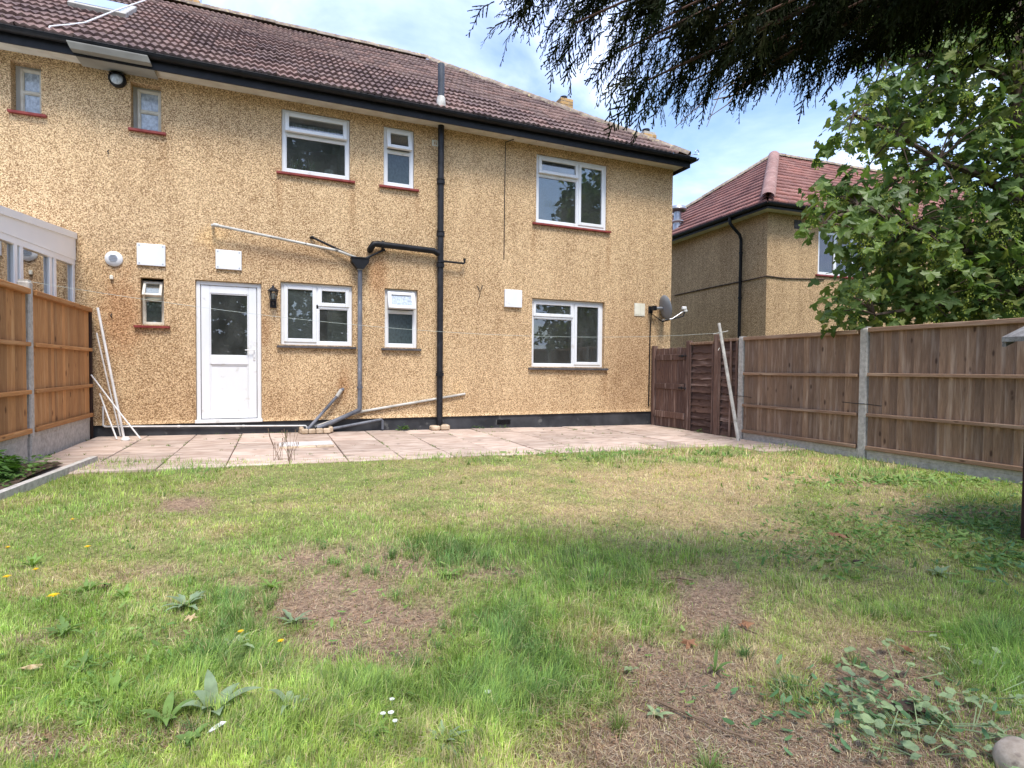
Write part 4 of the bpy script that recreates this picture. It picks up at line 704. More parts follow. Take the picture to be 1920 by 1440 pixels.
for (p0, p1, s) in (((-OV-.06, -OV-.02, ez-.03), (LN, -OV-.02, ez-.03), (0, -1, 0)), ((-OV-.02, DN, ez-.03), (-OV-.02, -OV-.06, ez-.03), (-1, 0, 0))): gm = gutter(p0, p1, s, .062); gm.v = [tuple(NM @ Vector(v)) for v in gm.v]; gm.build('gutter', 'black', nb, True)
apx = PL(1437, 292, nP+ey*3.9, ey); rise = apx[2]-ez; RN = 4.25; ta = math.atan2(rise, RN); Ls = math.hypot(rise, RN)
nroof = bpy.data.objects.new('roof', None); COL.objects.link(nroof); nroof.parent = nb; ORG[nroof.name] = org(nb)
def far_slope(Fm, length, left_hip, right_hip):
    VV, FF, CC = [], [], []; rows = int(Ls/.345)+1; nx = 9; base = MB()
    for r in range(rows):
        s0 = r*.345-.02; fr0 = max(0, s0)/Ls
        for q in range(int(length/TW)+1):
            x0 = q*TW; lo = left_hip*fr0*RN; hi = length-right_hip*fr0*RN
            if x0+TW < lo or x0 > hi: continue
            b = len(VV); c = random.random()
            for (s, h0) in ((s0, .002), (s0, .048), (s0+.39, .002)):
                s = min(s, Ls)
                for i in range(nx+1):
                    x = x0+TW*i/nx; f_ = max(0, s)/Ls*RN; x = min(max(x, left_hip*f_), length-right_hip*f_); P = Vector((x, s*math.cos(ta)-h0*math.sin(ta), s*math.sin(ta)+h0*math.cos(ta)+.019*(.5+.5*math.cos(2*math.pi*(x0+TW*i/nx)/.1)))); VV.append(tuple(Fm @ P)); CC.append([c]*3)
            n = nx+1; FF += [(b+i, b+i+1, b+n+i+1, b+n+i) for i in range(nx)]+[(b+n+i, b+n+i+1, b+2*n+i+1, b+2*n+i) for i in range(nx)]
    o = np_mesh('roof_tiles', VV, FF, 'tile_far', nroof, np.array(CC)); o['kind'] = 'stuff'
far_slope(NM @ Matrix.Translation((-OV, -OV, ez)), LN+OV, 1, 0)
far_slope(NM @ Matrix.Translation((-OV, -OV+2*RN, ez)) @ Matrix.Rotation(-math.pi/2, 4, 'Z'), 2*RN, 1, 1)
mb = MB(NM); mb.add([(-OV, -OV, ez-.02), (LN, -OV, ez-.02), (LN, -OV+RN, ez+rise-.02), (-OV+RN, -OV+RN, ez+rise-.02), (-OV, -OV+2*RN, ez-.02), (LN, -OV+2*RN, ez-.02)], [(0, 1, 2, 3), (0, 3, 4), (3, 2, 5, 4)]); mb.build('roof_deck', 'tile_far', nroof)
ridge_run((-OV-.0, -OV-.0, ez+.10), (-OV+RN, -OV+RN, ez+rise+.06), 'ridge_far', nroof, .15, .34, NM); ridge_run((-OV+RN, -OV+RN, ez+rise+.05), (LN, -OV+RN, ez+rise+.05), 'ridge', nroof, .12, .42, NM); ridge_run((-OV+RN, -OV+RN, ez+rise+.05), (-OV, -OV+2*RN, ez+.07), 'ridge', nroof, .12, .42, NM)
a = nside(1393, 470); yq = a[1]
mb = MB(NM); mb.tube([(-OV-.02, yq+.05, ez-.08), (-OV-.02, yq+.05, NZ-.10), (-OV+.04, yq+.03, NZ-.19), (-.12, yq, NZ-.40), (-.07, yq, NZ-.52), (-.07, yq, -.2)], .042, 12); dp = mb.build('downpipe', 'black', nb, True)
for z in (NZ-.9, NZ-2.1): mb = MB(NM); mb.tube([(-.07, yq, z), (-.07, yq, z+.05)], .052, 12); mb.build('collar', 'black', dp, True)
a = nrear(1489, 412); b = nrear(1502, 430); mb = MB(NM); mb.box(a[0], b[0], -.012, -.001, b[2], a[2]); 
for k in range(4): z = b[2]+(a[2]-b[2])*(k+.5)/4; mb.box(a[0]+.02, b[0]-.02, -.02, -.0125, z-.012, z+.012)
mb.build('air_brick', 'sillgrey', nb)
pts = [nside(1266, 554), nside(1330, 540), nside(1400, 526)]; mb = MB(NM); c3 = nrear(1440, 518); c4 = nrear(1470, 522); c5 = nrear(1534, 523)
mb.tube([(-.02, p[1], p[2]) for p in pts]+[(-.02, -.01, c3[2]), (.03, -.02, c3[2])]+[(c4[0], -.02, c4[2]), (c5[0]+.2, -.02, c5[2])], .018, 6); mb.build('wall_cable', 'bark', nb)
# flue terminal on the neighbour's hip slope
n_h = np.array(NM.to_3x3() @ Vector((-math.sin(ta), 0, math.cos(ta)))); p_h = np.array(NM @ Vector((-OV, 0, ez))); fb = PL(1270, 428, p_h, n_h); sc_ = np.linalg.norm(fb-CAM)/1000
mb = MB(); u_ = sc_; mb.lathe([(7*u_, -8*u_), (7*u_, 8*u_), (6*u_, 9*u_), (6*u_, 27*u_)], fb); mb.lathe([(13*u_, 28*u_), (15*u_, 30*u_), (12*u_, 35*u_), (3*u_, 38*u_), (0, 38*u_)], fb); mb.lathe([(9*u_, 8*u_), (11*u_, 10*u_), (9*u_, 12*u_)], fb); top(mb, 'flue_cowl', 'steel', 'metal flue cowl on the red roof just past the house corner', 'flue', smooth=True)

# ------------------------------------------------------------------ CONSERVATORY over the left fence
cs = thing('conservatory', (-3.6, 8.2, 0), 'white framed lean-to conservatory behind the left fence', 'conservatory'); cx1 = -2.52; ya, yb = 5.2, WY-.01
zt = lambda y: 2.36+.10*(y-7.4)*1.0+.28
zbt = lambda y: 2.46+.048*(y-9.42)
slope = (2.80-2.60)/(9.4-7.39); ztp = lambda y: 2.80+slope*(y-9.42)
mb = MB(); mb.prism([(cx1+.012, yb, zbt(yb)), (cx1+.012, ya, zbt(ya)), (cx1+.012, ya, ztp(ya)-.05), (cx1+.012, yb, ztp(yb)-.05)], (-.10, 0, 0)); mb.build('fascia_panel', 'upvc_lightened', cs)
mb = MB(); mb.prism([(cx1+.004, yb, zbt(yb)-.07), (cx1+.004, ya, zbt(ya)-.07), (cx1+.004, ya, zbt(ya)+.002), (cx1+.004, yb, zbt(yb)+.002)], (-.08, 0, 0)); mb.build('head_rail', 'upvc_lightened', cs)
mb = MB(); mb.prism([(cx1+.03, yb, ztp(yb)-.05), (cx1+.03, ya, ztp(ya)-.05), (cx1+.03, ya, ztp(ya)+.03), (cx1+.03, yb, ztp(yb)+.03)], (-.12, 0, 0)); mb.build('roof_trim', 'upvc_lightened', cs)
mb = MB(); mb.prism([(cx1-.05, yb, ztp(yb)-.0), (cx1-.05, ya, ztp(ya)), (cx1-2.2, ya, ztp(ya)+.35), (cx1-2.2, yb, ztp(yb)+.35)], (0, 0, .02)); mb.build('roof', 'upvc', cs)
for (y0, y1) in ((8.62, 9.41), (7.62, 8.56), (6.62, 7.56), (5.25, 6.56)):
    wn = bpy.data.objects.new('window', None); COL.objects.link(wn); wn.parent = cs; ORG[wn.name] = org(cs); zb, zz0 = 1.2, zbt(y0)+.05
    mb = MB(Matrix.Translation((cx1, 0, 0)) @ Matrix.Rotation(math.pi/2, 4, 'Z')); rect_ring(mb, y0, y1, zb, zz0, .09, -.0, .07); mb.build('frame', 'upvc_lightened', wn)
    mb = MB(Matrix.Translation((cx1, 0, 0)) @ Matrix.Rotation(math.pi/2, 4, 'Z')); mb.box(y0+.06, y1-.06, .03, .04, zb+.06, zz0-.06); mb.build('pane', 'glass_clear', wn)
mb = MB(); mb.box(cx1-.12, cx1-.01, ya, yb, -.1, 1.2); mb.build('dwarf_wall', 'dash_far', cs); mb = MB(); mb.box(cx1-2.2, cx1-2.1, ya, yb, -.1, 2.9); mb.box(cx1-2.1, cx1-.12, yb-.06, yb-.005, -.1, 2.5); mb.build('back_wall', 'room', cs)

# ------------------------------------------------------------------ FENCES
def fence_panel(X, y0, y1, zb, ztop, face, mat, rmat, label, group, lean=0.):
    t = thing('fence_panel', (X, (y0+y1)/2, zb), label, 'fence', group); n = int(round((y1-y0)/.092)); w = (y1-y0)/n
    for k in range(n):
        a = y0+k*w; zj = random.uniform(-.006, .006); jx = random.uniform(-.002, .002); o = face
        vs = []
        for z in (zb+.01, ztop-.02+zj): vs += [(X+o*(.000+jx), a-.008, z), (X+o*(.024+jx), a+w+.004, z), (X-o*.004, a+w+.004, z), (X-o*.004, a-.008, z)]
        MB().add(vs, [(3, 2, 1, 0) if face > 0 else (0, 1, 2, 3), (4, 5, 6, 7), (0, 1, 5, 4), (1, 2, 6, 5), (2, 3, 7, 6), (3, 0, 4, 7)]).build('board', mat, t)
    H = ztop-zb
    for f_, hh, dp in ((.985, .055, .05), (.62, .042, .045), (.29, .042, .045), (.02, .05, .045)):
        z = zb+H*f_; x0, x1 = sorted((X+face*.0265, X+face*(.0265+dp))); mb = MB(); mb.box(x0 if f_ < .9 else min(x0, X-.02), x1 if f_ < .9 else max(x1, X+.02), y0, y1, z-hh/2, z+hh/2, .006); mb.build('rail', rmat, t)
    return t
def conc_post(X, Y, ztop, label, group):
    mb = MB(); mb.box(X-.052, X+.052, Y-.052, Y+.052, gz(X)-.2, ztop-.02, .012); mb.prism([(X-.04, Y-.04, ztop-.02), (X+.04, Y-.04, ztop-.02), (X+.04, Y+.04, ztop-.02), (X-.04, Y+.04, ztop-.02)], (0, 0, .02)); return top(mb, 'concrete_post', 'concrete', label, 'fence post', group)
def gravel(X, y0, y1, h, label, group):
    mb = MB(); mb.box(X-.025, X+.025, y0, y1, gz(X)-.15, gz(X)+h, .006); mb.box(X-.03, X+.03, y0+.0, y1, gz(X)+h-.05, gz(X)+h-.0015, .004); return top(mb, 'gravel_board', 'concrete', label, 'gravel board', group)
XA = -2.36
PT = [9.33, 7.24, 5.3, 3.4]
conc_post(XA, 7.24, 1.90, 'pale concrete post between the two orange fence panels', 'left fence posts'); conc_post(XA, 5.3, 1.9, 'concrete post nearest the camera on the left fence', 'left fence posts')
fence_panel(XA, 7.31, 9.25, .33, 1.80, 1, 'fence_new', 'rail_new', 'orange-brown board fence panel next to the house wall on the left', 'left fence panels'); fence_panel(XA, 5.37, 7.17, .33, 1.80, 1, 'fence_new', 'rail_new', 'orange-brown fence panel at the left picture edge, in front of the concrete post', 'left fence panels')
gravel(XA, 7.30, 9.26, .30, 'concrete gravel board under the orange panel next to the house', 'left gravel boards'); gravel(XA, 5.36, 7.18, .30, 'concrete gravel board under the orange panel at the left edge', 'left gravel boards')
mb = MB(); mb.box(XA-.05, XA+.045, 9.255, 9.345, gz(XA)-.1, 1.80, .008); top(mb, 'timber_post', 'shed_wood', 'dark timber post where the left fence meets the house', 'fence post')
XB = 7.08
conc_post(XB, 7.06, 1.60, 'concrete post between the dark lap panel and the brown fence', 'right fence posts'); conc_post(XB, 4.97, 1.62, 'concrete post between the two brown fence panels on the right', 'right fence posts'); conc_post(XB, 3.08, 1.62, 'concrete post of the right fence beside the shed', 'right fence posts')
fence_panel(XB, 5.04, 6.99, .025, 1.58, -1, 'fence_old', 'rail_old', 'weathered brown board fence panel between the two pale concrete posts', 'right fence panels'); fence_panel(XB, 3.15, 4.90, .025, 1.60, -1, 'fence_old', 'rail_old', 'weathered brown board fence panel nearest the shed on the right', 'right fence panels')
fence_panel(XB, 1.2, 3.0, .025, 1.60, -1, 'fence_old', 'rail_old', 'weathered brown board fence panel mostly behind the shed', 'right fence panels')
gravel(XB, 5.03, 7.0, .12, 'concrete gravel board under the farther brown panel', 'right gravel boards'); gravel(XB, 3.14, 4.91, .12, 'concrete gravel board under the nearer brown panel', 'right gravel boards')
# wires round the posts
for (Y, lab) in ((7.06, 'thin wire tied round the concrete post by the lap panel'), (4.97, 'thin wire tied round the middle concrete post')): mb = MB(); z = .62; mb.tube([(XB-.085, Y+.25, z+.01), (XB-.06, Y+.06, z), (XB-.06, Y-.06, z), (XB-.085, Y-.28, z-.01)], .005, 5); top(mb, 'wire', 'black', lab, 'wire')
# gate and lap panels
gt = thing('gate', (7.06, 8.85, gz(7)), 'dark red-brown ledged timber gate between house wall and lap fence', 'gate'); ga, gb = 8.40, 9.30; n = 7; w = (gb-ga)/n
for k in range(n): a = ga+k*w; mb = MB(); mb.box(7.05, 7.072+random.uniform(-.003, .003), a+.003, a+w-.003, gz(7)+.016, 1.46+random.uniform(-.008, .008), .004); mb.build('board', 'gate_wood', gt)
for z, h in ((1.28, .11), (.72, .11), (.17, .12)): mb = MB(); mb.box(7.02, 7.049, ga+.01, gb-.01, z-h/2, z+h/2, .006); mb.build('ledge', 'gate_wood', gt)
for z in (1.30, .70): mb = MB(); mb.box(7.002, 7.019, ga-.05, ga+.17, z-.015, z+.015, .004); mb.box(6.99, 7.003, ga+.05, ga+.08, z-.03, z+.03, .004); mb.build('latch', 'blackmetal', gt)
for (Y, X, z1, lab) in ((9.36, 7.06, 1.52, 'dark timber gate post against the house wall'), (8.33, 7.06, 1.58, 'dark timber post between the gate and the lap fence'), (7.60, 7.06, 1.66, 'wide dark timber post between the two lap fence panels')):
    mb = MB(); h = .04 if Y > 8 else .055; mb.box(X-.05, X+.05, Y-h, Y+h, gz(X)-.1, z1, .008); top(mb, 'timber_post', 'gate_wood', lab, 'fence post', 'timber posts by the gate')
def lap_panel(y0, y1, z1, label, mid):
    t = thing('lap_panel', (7.08, (y0+y1)/2, gz(7)), label, 'fence', 'dark lap fence panels'); n = 13; hh = (z1-.04-gz(7))/n
    for k in range(n):
        z = gz(7)+.03+k*hh; nn = 8; vs = []; ph = random.uniform(0, 6); am = random.uniform(.004, .012)
        for i in range(nn+1):
            y = y0+.02+(y1-y0-.04)*i/nn; wv = am*math.sin(ph+i*1.1)+.005*math.sin(ph*2+i*2.3); ox = random.uniform(-.003, .003); vs += [(7.055+ox-.012, y, z-.02+wv), (7.085+ox, y, z+hh+.012), (7.098+ox, y, z+hh+.012), (7.06+ox, y, z-.02+wv)]
        fs = [(i*4+q, (i+1)*4+q, (i+1)*4+(q+1) % 4, i*4+(q+1) % 4) for i in range(nn) for q in range(4)]+[(3, 2, 1, 0), (nn*4, nn*4+1, nn*4+2, nn*4+3)]
        MB().add(vs, fs).build('lap_board', 'lap_wood', t)
    for (a, b) in ((y0, y0+.035), (y1-.035, y1))+(((y0+y1)/2-.02+mid, (y0+y1)/2+.015+mid),)*(mid != 0): mb = MB(); mb.box(7.015, 7.040, a, b, gz(7)+.02, z1-.002, .004); mb.build('batten', 'gate_wood', t)
    mb = MB(); mb.box(7.01, 7.11, y0, y1, z1, z1+.045, .006); mb.build('capping', 'fence_old', t)
lap_panel(7.67, 8.28, 1.50, 'narrow dark wavy-edged lap panel next to the gate', 0); lap_panel(7.12, 7.54, 1.53, 'dark wavy-edged lap panel behind the leaning prop', -.06)
# leaning clothes prop and line
b = G(1385, 828); tpt = W(1348, 606, 7.25); mb = MB(); bb = Vector((b[0], b[1], gz(b[0])+.005)); tt = Vector(tpt); mb.tube([bb, bb.lerp(tt, .5), tt], [.030, .027, .024], 8); pr = top(mb, 'clothes_prop', 'palepipe', 'pale pole with a small crosspiece leaning in front of the lap fence', 'pole', smooth=True)
c_ = bb.lerp(tt, .915); mb = MB(); mb.tube([c_+Vector((-.10, .06, -.02)), c_+Vector((.10, -.06, .03))], .008, 6); mb.tube([c_+Vector((-.05, -.035, -.25)), c_+Vector((-.09, -.05, -.29))], .007, 6); mb.build('crosspiece', 'palepipe', pr)
e0 = c_; pts = [e0]; lp = [(1230, 629, 8.6), (1000, 629, 8.7), (830, 620, 8.6), (660, 601, 8.3), (530, 583, 8.0), (370, 549, 7.6), (150, 488, 7.3)]
mb = MB(); L1 = [Vector(PZ(px, py, 8.2-.0*Y)) for px, py, Y in lp]; P_end = Vector((-2.5, 7.3, 1.98)); 
mb = MB(); q0, q1 = Vector(e0), Vector((-2.36, 7.24, 1.89)); n = 26; mb.tube([q0.lerp(q1, i/n)-Vector((0, 0, .42*4*(i/n)*(1-i/n)*.62)) for i in range(n+1)], .0019, 5); top(mb, 'clothes_line', 'line', 'thin pale clothes line sagging across the garden from the prop', 'clothes line')
# white rods leaning at the left
rods = [((180, 577), (232, 822), .016, 'thickest white pole leaning in the left corner'), ((178, 624), (226, 820), .010, 'thin white pole leaning between the thick pole and the fence'), ((168, 703), (263, 825), .010, 'white pole slanting farthest right across the others'), ((184, 738), (219, 826), .010, 'shortest white pole leaning beside the fence foot')]
for (p, q, r, lab) in rods:
    a = G(*q); tY = {577: 9.28, 624: 9.25, 703: 9.2, 738: 9.22}[p[1]]; b = W(p[0]+3, p[1], tY); a = np.array([a[0], a[1], gz(a[0])+.02]); mb = MB(); mb.tube([tuple(a), tuple((a+b)/2+np.array([0, 0, -.01])), tuple(b)], r, 8); top(mb, 'white_pole', 'whiterod', lab, 'pole', 'white poles leaning in the left corner', smooth=True)
a = G(232, 828); mb = MB(); mb.lathe([(.05, 0), (.055, .015), (.035, .05), (0, .055)], (a[0]+.02, a[1], gz(a[0])+.014)); top(mb, 'pole_cap', 'whiterod', 'small white foot cap lying by the leaning poles', 'cap', smooth=True)
# kerb, bed
k0, k1 = G(-260, 1045), G(184, 866); mb = MB(); d = Vector((k1[0]-k0[0], k1[1]-k0[1], 0)).normalized(); sd = Vector((-d.y, d.x, 0)); n = 4; L = math.hypot(k1[0]-k0[0], k1[1]-k0[1])
for k in range(n):
    a = Vector((k0[0], k0[1], 0))+d*(L*k/n); b = Vector((k0[0], k0[1], 0))+d*(L*(k+1)/n-.008); mb = MB(); mb.prism([(p.x, p.y, gz(p.x)-.1) for p in (a, b, b+sd*.06, a+sd*.06)], (0, 0, .155+random.uniform(-.006, .006))); top(mb, 'edging_kerb', 'concrete', ['hidden end of the concrete bed edging', 'concrete edging length left of the lawn, partly out of frame', 'concrete edging length at the left picture edge', 'concrete edging length whose end meets the patio'][k], 'kerb', 'concrete edging of the left bed')
mb = MB(); n = 14; vs = []
for j in range(n+1):
    for i in range(9):
        y = 3.0+3.85*j/n; x = XA+.03+(.38)*i/8; vs.append((x, y, gz(x)+.03+.03*random.random()))
mb.add(vs, [(j*9+i, j*9+i+1, (j+1)*9+i+1, (j+1)*9+i) for j in range(n) for i in range(8)]); struct(mb, 'soil_bed', 'earth')
# shed at the right edge
sb = G(1921, 1018); shx, shy = sb[0]-.055, sb[1]; sh = thing('shed', (shx+.6, shy-.4, gz(shx)), 'dark timber shed corner at the right picture edge with a bleached roof board', 'shed')
mb = MB(); mb.box(shx-.0, shx+.09, shy-.09, shy, gz(shx)-.1, 1.30, .006); mb.build('corner_post', 'shed_wood', sh)
for k in range(14): 
    z = gz(shx)-.02+k*.095; mb = MB(); mb.prism([(shx+.035, shy-.012, z), (shx+.035, shy+.006, z), (shx+.035, shy-.006, z+.10), (shx+.035, shy-.016, z+.10)], (1.6, 0, 0)); mb.build('plank', 'shed_wood', sh)
    mb = MB(); mb.prism([(shx+.012, shy-.09, z), (shx-.006, shy-.09, z), (shx+.006, shy-.09, z+.10), (shx+.016, shy-.09, z+.10)], (0, -1.4, 0)); mb.build('plank', 'shed_wood', sh)
mb = MB(); A = Vector((shx-.17, shy+.05, 1.235)); mb.prism([A, A+Vector((0, -1.6, 0)), A+Vector((1.3, -1.6, .42)), A+Vector((1.3, 0, .42))], (0, 0, .03)); mb.build('roof_board', 'old_board', sh)
mb = MB(); A = Vector((shx-.15, shy+.035, 1.205)); mb.prism([A, A+Vector((1.0, 0, .32)), A+Vector((1.0, 0, .44)), A+Vector((0, 0, .045))], (0, .022, 0)); mb.build('barge_board', 'old_board', sh)

# ================================================================== VEGETATION
def frame_of(d, roll):
    d = d/np.linalg.norm(d); u = np.array([0, 0, 1.]); a = np.cross(d, u); l = np.linalg.norm(a); a = np.array([1., 0, 0]) if l < 1e-4 else a/l; b = np.cross(a, d); return d, a*math.cos(roll)+b*math.sin(roll), b*math.cos(roll)-a*math.sin(roll)
# ---- grass
def make_grass(n, seed, margin, short=False):
    r = np.random.default_rng(seed); px = r.uniform(-margin, 1920+margin, n); py = 832+(1700-832)*r.random(n)**1.02
    d = FW[None]+RT[None]*((px-960)/CF)[:, None]-UP[None]*((py-720)/CF)[:, None]; t = -CAM[2]/(d[:, 2]-SL*d[:, 0]); ok = (t > 0) & (t < 14); P = CAM+d*t[:, None]; X, Y = P[:, 0], P[:, 1]
    kerbx = np.interp(Y, [3.0, k0[1], k1[1]], [k0[0]-.3, k0[0], k1[0]])+.03
    ok &= (Y < yedge(X)+.06*(vnoise(X*5, Y*5)-.2)) & (X > kerbx) & (X < 7.02) & (Y > .4); X, Y = X[ok], Y[ok]; s, dd, l = ground_maps(X, Y); m = len(X)
    keep = r.random(m) > np.clip(s*1.2, 0, .78); X, Y, s, dd, l = X[keep], Y[keep], s[keep], dd[keep], l[keep]; m = len(X); z = lawnz(X, Y)
    Zd = (np.stack([X, Y, z], -1)-CAM)@FW; cl = vnoise(X*9+2, Y*9+8, 2); edge = np.exp(-((yedge(X)-Y)/.22)**2)
    h = (.017+.046*l+.030*cl*(.4+l)+.018*edge)*r.uniform(.55, 1.35, m)*(1-.45*np.clip(s, 0, 1)); h = np.maximum(h, .010); w = np.maximum(.0019, .00078*Zd)*r.uniform(.7, 1.3, m)*(1+.3*l)
    lay = r.random(m) < (.30+.45*np.clip(s, 0, 1)+.25*dd)*(1-.5*l); an = r.uniform(0, 2*np.pi, m); flow = (vnoise(X*4+11, Y*4+3, 2)-.5)*9; an = np.where(r.random(m) < .6, flow+r.normal(0, .5, m), an)
    lean = np.where(lay, r.uniform(1.0, 1.5, m), np.abs(r.normal(.25, .35, m))+.35*l*r.random(m)); h = np.where(lay, h*1.25, h); dx, dy = np.cos(an), np.sin(an); fx, fy = -dy, dx
    ft = an+r.normal(np.pi/2, .5, m); fx, fy = np.cos(ft), np.sin(ft)
    b = np.stack([X, Y, z-.004], -1); side = np.stack([fx, fy, 0*fx], -1)*w[:, None]*.5
    m1 = b+np.stack([dx*np.sin(lean*.6)*h*.55, dy*np.sin(lean*.6)*h*.55, np.cos(lean*.6)*h*.55+.003], -1); tp = m1+np.stack([dx*np.sin(np.minimum(lean*1.35, 1.75))*h*.55, dy*np.sin(np.minimum(lean*1.35, 1.75))*h*.55, np.cos(np.minimum(lean*1.35, 1.75))*h*.55], -1)
    V = np.stack([b-side, b+side, m1-side*.8, m1+side*.8, tp], 1).reshape(-1, 3)
    F = (np.arange(m)*5)[:, None, None]+np.array([[0, 1, 3], [0, 3, 2], [2, 3, 4]])[None]; F = F.reshape(-1, 3)
    straw = np.array([.62, .51, .30]); brown = np.array([.38, .26, .17]); g1 = np.array([.275, .44, .100]); g2 = np.array([.150, .275, .092]); yg = np.array([.52, .60, .14])
    isdry = r.random(m) < np.clip(.10+.55*dd+.75*s-.25*l+.16*lay, .02, .95); q = r.random(m)[:, None]; blend = np.clip(.42+.9*(vnoise(X*.9+5, Y*.9)-.5)+.5*dd-.45*l+r.normal(0, .15, m), 0, 1)[:, None]
    near = np.clip((Y-3.0)/3., 0, 1)[:, None]
    cg = np.where(l[:, None] > .35+q*.5, g2*(1-q*.4)+g1*q*.4, g1)*(1-blend)+yg*blend; cdry = np.where((r.random(m) < np.clip(s*1.1, .05, .7))[:, None], brown, straw)
    c = np.where(isdry[:, None], cdry, cg)*r.uniform(.7, 1.3, m)[:, None]; c = c*(.35+1.3*vnoise(X*26, Y*26, 3))[:, None]; c5 = np.repeat(c, 5, 0).reshape(m, 5, 3); c5[:, :2] *= .62; c5[:, 4] *= 1.15  # blade feet darkened and tips lightened, painting shade between the blades
    return V, F, c5.reshape(-1, 3)

def make_tufts(seed):
    r = np.random.default_rng(seed); bx, by, sz, bl = [], [], [], []
    fixedt = [(440, 1160, 14, .10), (470, 1185, 12, .09), (500, 1140, 10, .08), (410, 1190, 9, .08), (390, 1230, 12, .08), (430, 1260, 10, .07), (1360, 1200, 10, .07), (1345, 1215, 8, .06), (1395, 1235, 9, .06), (1480, 1295, 12, .06), (1500, 1100, 8, .05), (1640, 1150, 10, .04), (1620, 1145, 8, .04), (1860, 1190, 16, .08), (1890, 1215, 16, .08), (1830, 1170, 10, .06), (690, 1075, 10, .06), (735, 1050, 12, .07), (620, 1050, 6, .05), (770, 1030, 10, .06), (840, 1040, 10, .05), (1330, 1440, 10, .07), (1160, 1360, 9, .07), (1070, 1250, 9, .06), (1015, 1225, 8, .06), (1550, 1240, 6, .05), (1600, 1240, 6, .05), (1340, 850, 12, .06), (1365, 850, 12, .05), (300, 1180, 6, .05), (180, 1210, 6, .06), (100, 1240, 6, .06), (350, 1225, 8, .07), (640, 1330, 10, .07), (860, 1240, 9, .07), (780, 1250, 9, .07), (1040, 1165, 9, .06)]
    for px, py, n, h in fixedt: p = G(px, py); bx.append(p[0]); by.append(p[1]); sz.append(n*9); bl.append(h)
    n = 5200; px = r.uniform(-300, 2200, n); py = 850+r.random(n)*800
    for x, y in zip(px, py):
        p = G(x, y)
        if not (.6 < p[1] < yedge(p[0])-.02 and p[0] < 6.95): continue
        kx = np.interp(p[1], [3.0, k0[1], k1[1]], [k0[0]-.3, k0[0], k1[0]])+.08
        if p[0] < kx: continue
        s, dd, l = ground_maps(np.array([p[0]]), np.array([p[1]])); w = .30+.7*l[0]-.6*s[0]-.35*dd[0]
        if r.random() > w: continue
        d = np.hypot(*p[:2]); bx.append(p[0]); by.append(p[1]); sz.append(int(r.uniform(14, 40)*(1 if d < 3.5 else .7))); bl.append(r.uniform(.028, .058)*(.8+.8*l[0]))
    sz = np.array(sz); m = sz.sum(); id_ = np.repeat(np.arange(len(sz)), sz); X0, Y0, H0 = np.array(bx)[id_], np.array(by)[id_], np.array(bl)[id_]
    a = r.uniform(0, 6.283, m); e = np.abs(r.normal(0, .018, m)); X, Y = X0+e*np.cos(a), Y0+e*np.sin(a); z = lawnz(X, Y); Zd = (np.stack([X, Y, z], -1)-CAM)@FW
    h = H0*r.uniform(.5, 1.25, m); lean = np.clip(np.abs(r.normal(.55, .35, m)), .03, 1.35); w = np.maximum(.0022, .00085*Zd)*r.uniform(.7, 1.25, m); a = a+r.normal(0, .4, m); dx, dy = np.cos(a), np.sin(a); ft = a+np.pi/2+r.normal(0, .4, m)
    b = np.stack([X, Y, z-.004], -1); side = np.stack([np.cos(ft), np.sin(ft), 0*X], -1)*w[:, None]*.5; l1, l2 = lean*.5, np.minimum(lean*1.7, 2.0)
    m1 = b+np.stack([dx*np.sin(l1), dy*np.sin(l1), np.cos(l1)], -1)*(h*.55)[:, None]; tp = m1+np.stack([dx*np.sin(l2), dy*np.sin(l2), np.cos(l2)], -1)*(h*.55)[:, None]
    V = np.stack([b-side, b+side, m1-side*.85, m1+side*.85, tp], 1).reshape(-1, 3); F = ((np.arange(m)*5)[:, None, None]+np.array([[0, 1, 3], [0, 3, 2], [2, 3, 4]])[None]).reshape(-1, 3)
    t = r.random(len(sz)); tc_ = np.array([.14, .26, .085])[None]*(1-t[:, None])+np.array([.31, .42, .105])[None]*t[:, None]; tc_ = tc_*(.75+.5*r.random(len(sz)))[:, None]; c = tc_[id_]*r.uniform(.75, 1.25, m)[:, None]; dry_ = r.random(m) < .10; c[dry_] = np.array([.46, .38, .2])
    c5 = np.repeat(c, 5, 0).reshape(m, 5, 3); c5[:, :2] *= .6; c5[:, 4] *= 1.15; return V, F, c5.reshape(-1, 3)  # shade inside each tuft painted as dark feet and lighter tips
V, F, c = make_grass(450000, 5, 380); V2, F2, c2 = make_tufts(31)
o = np_mesh('grass', np.concatenate([V, V2]), np.concatenate([F, F2+len(V)]), 'grass', colors=np.concatenate([c, c2])); tag(o, kind='stuff')
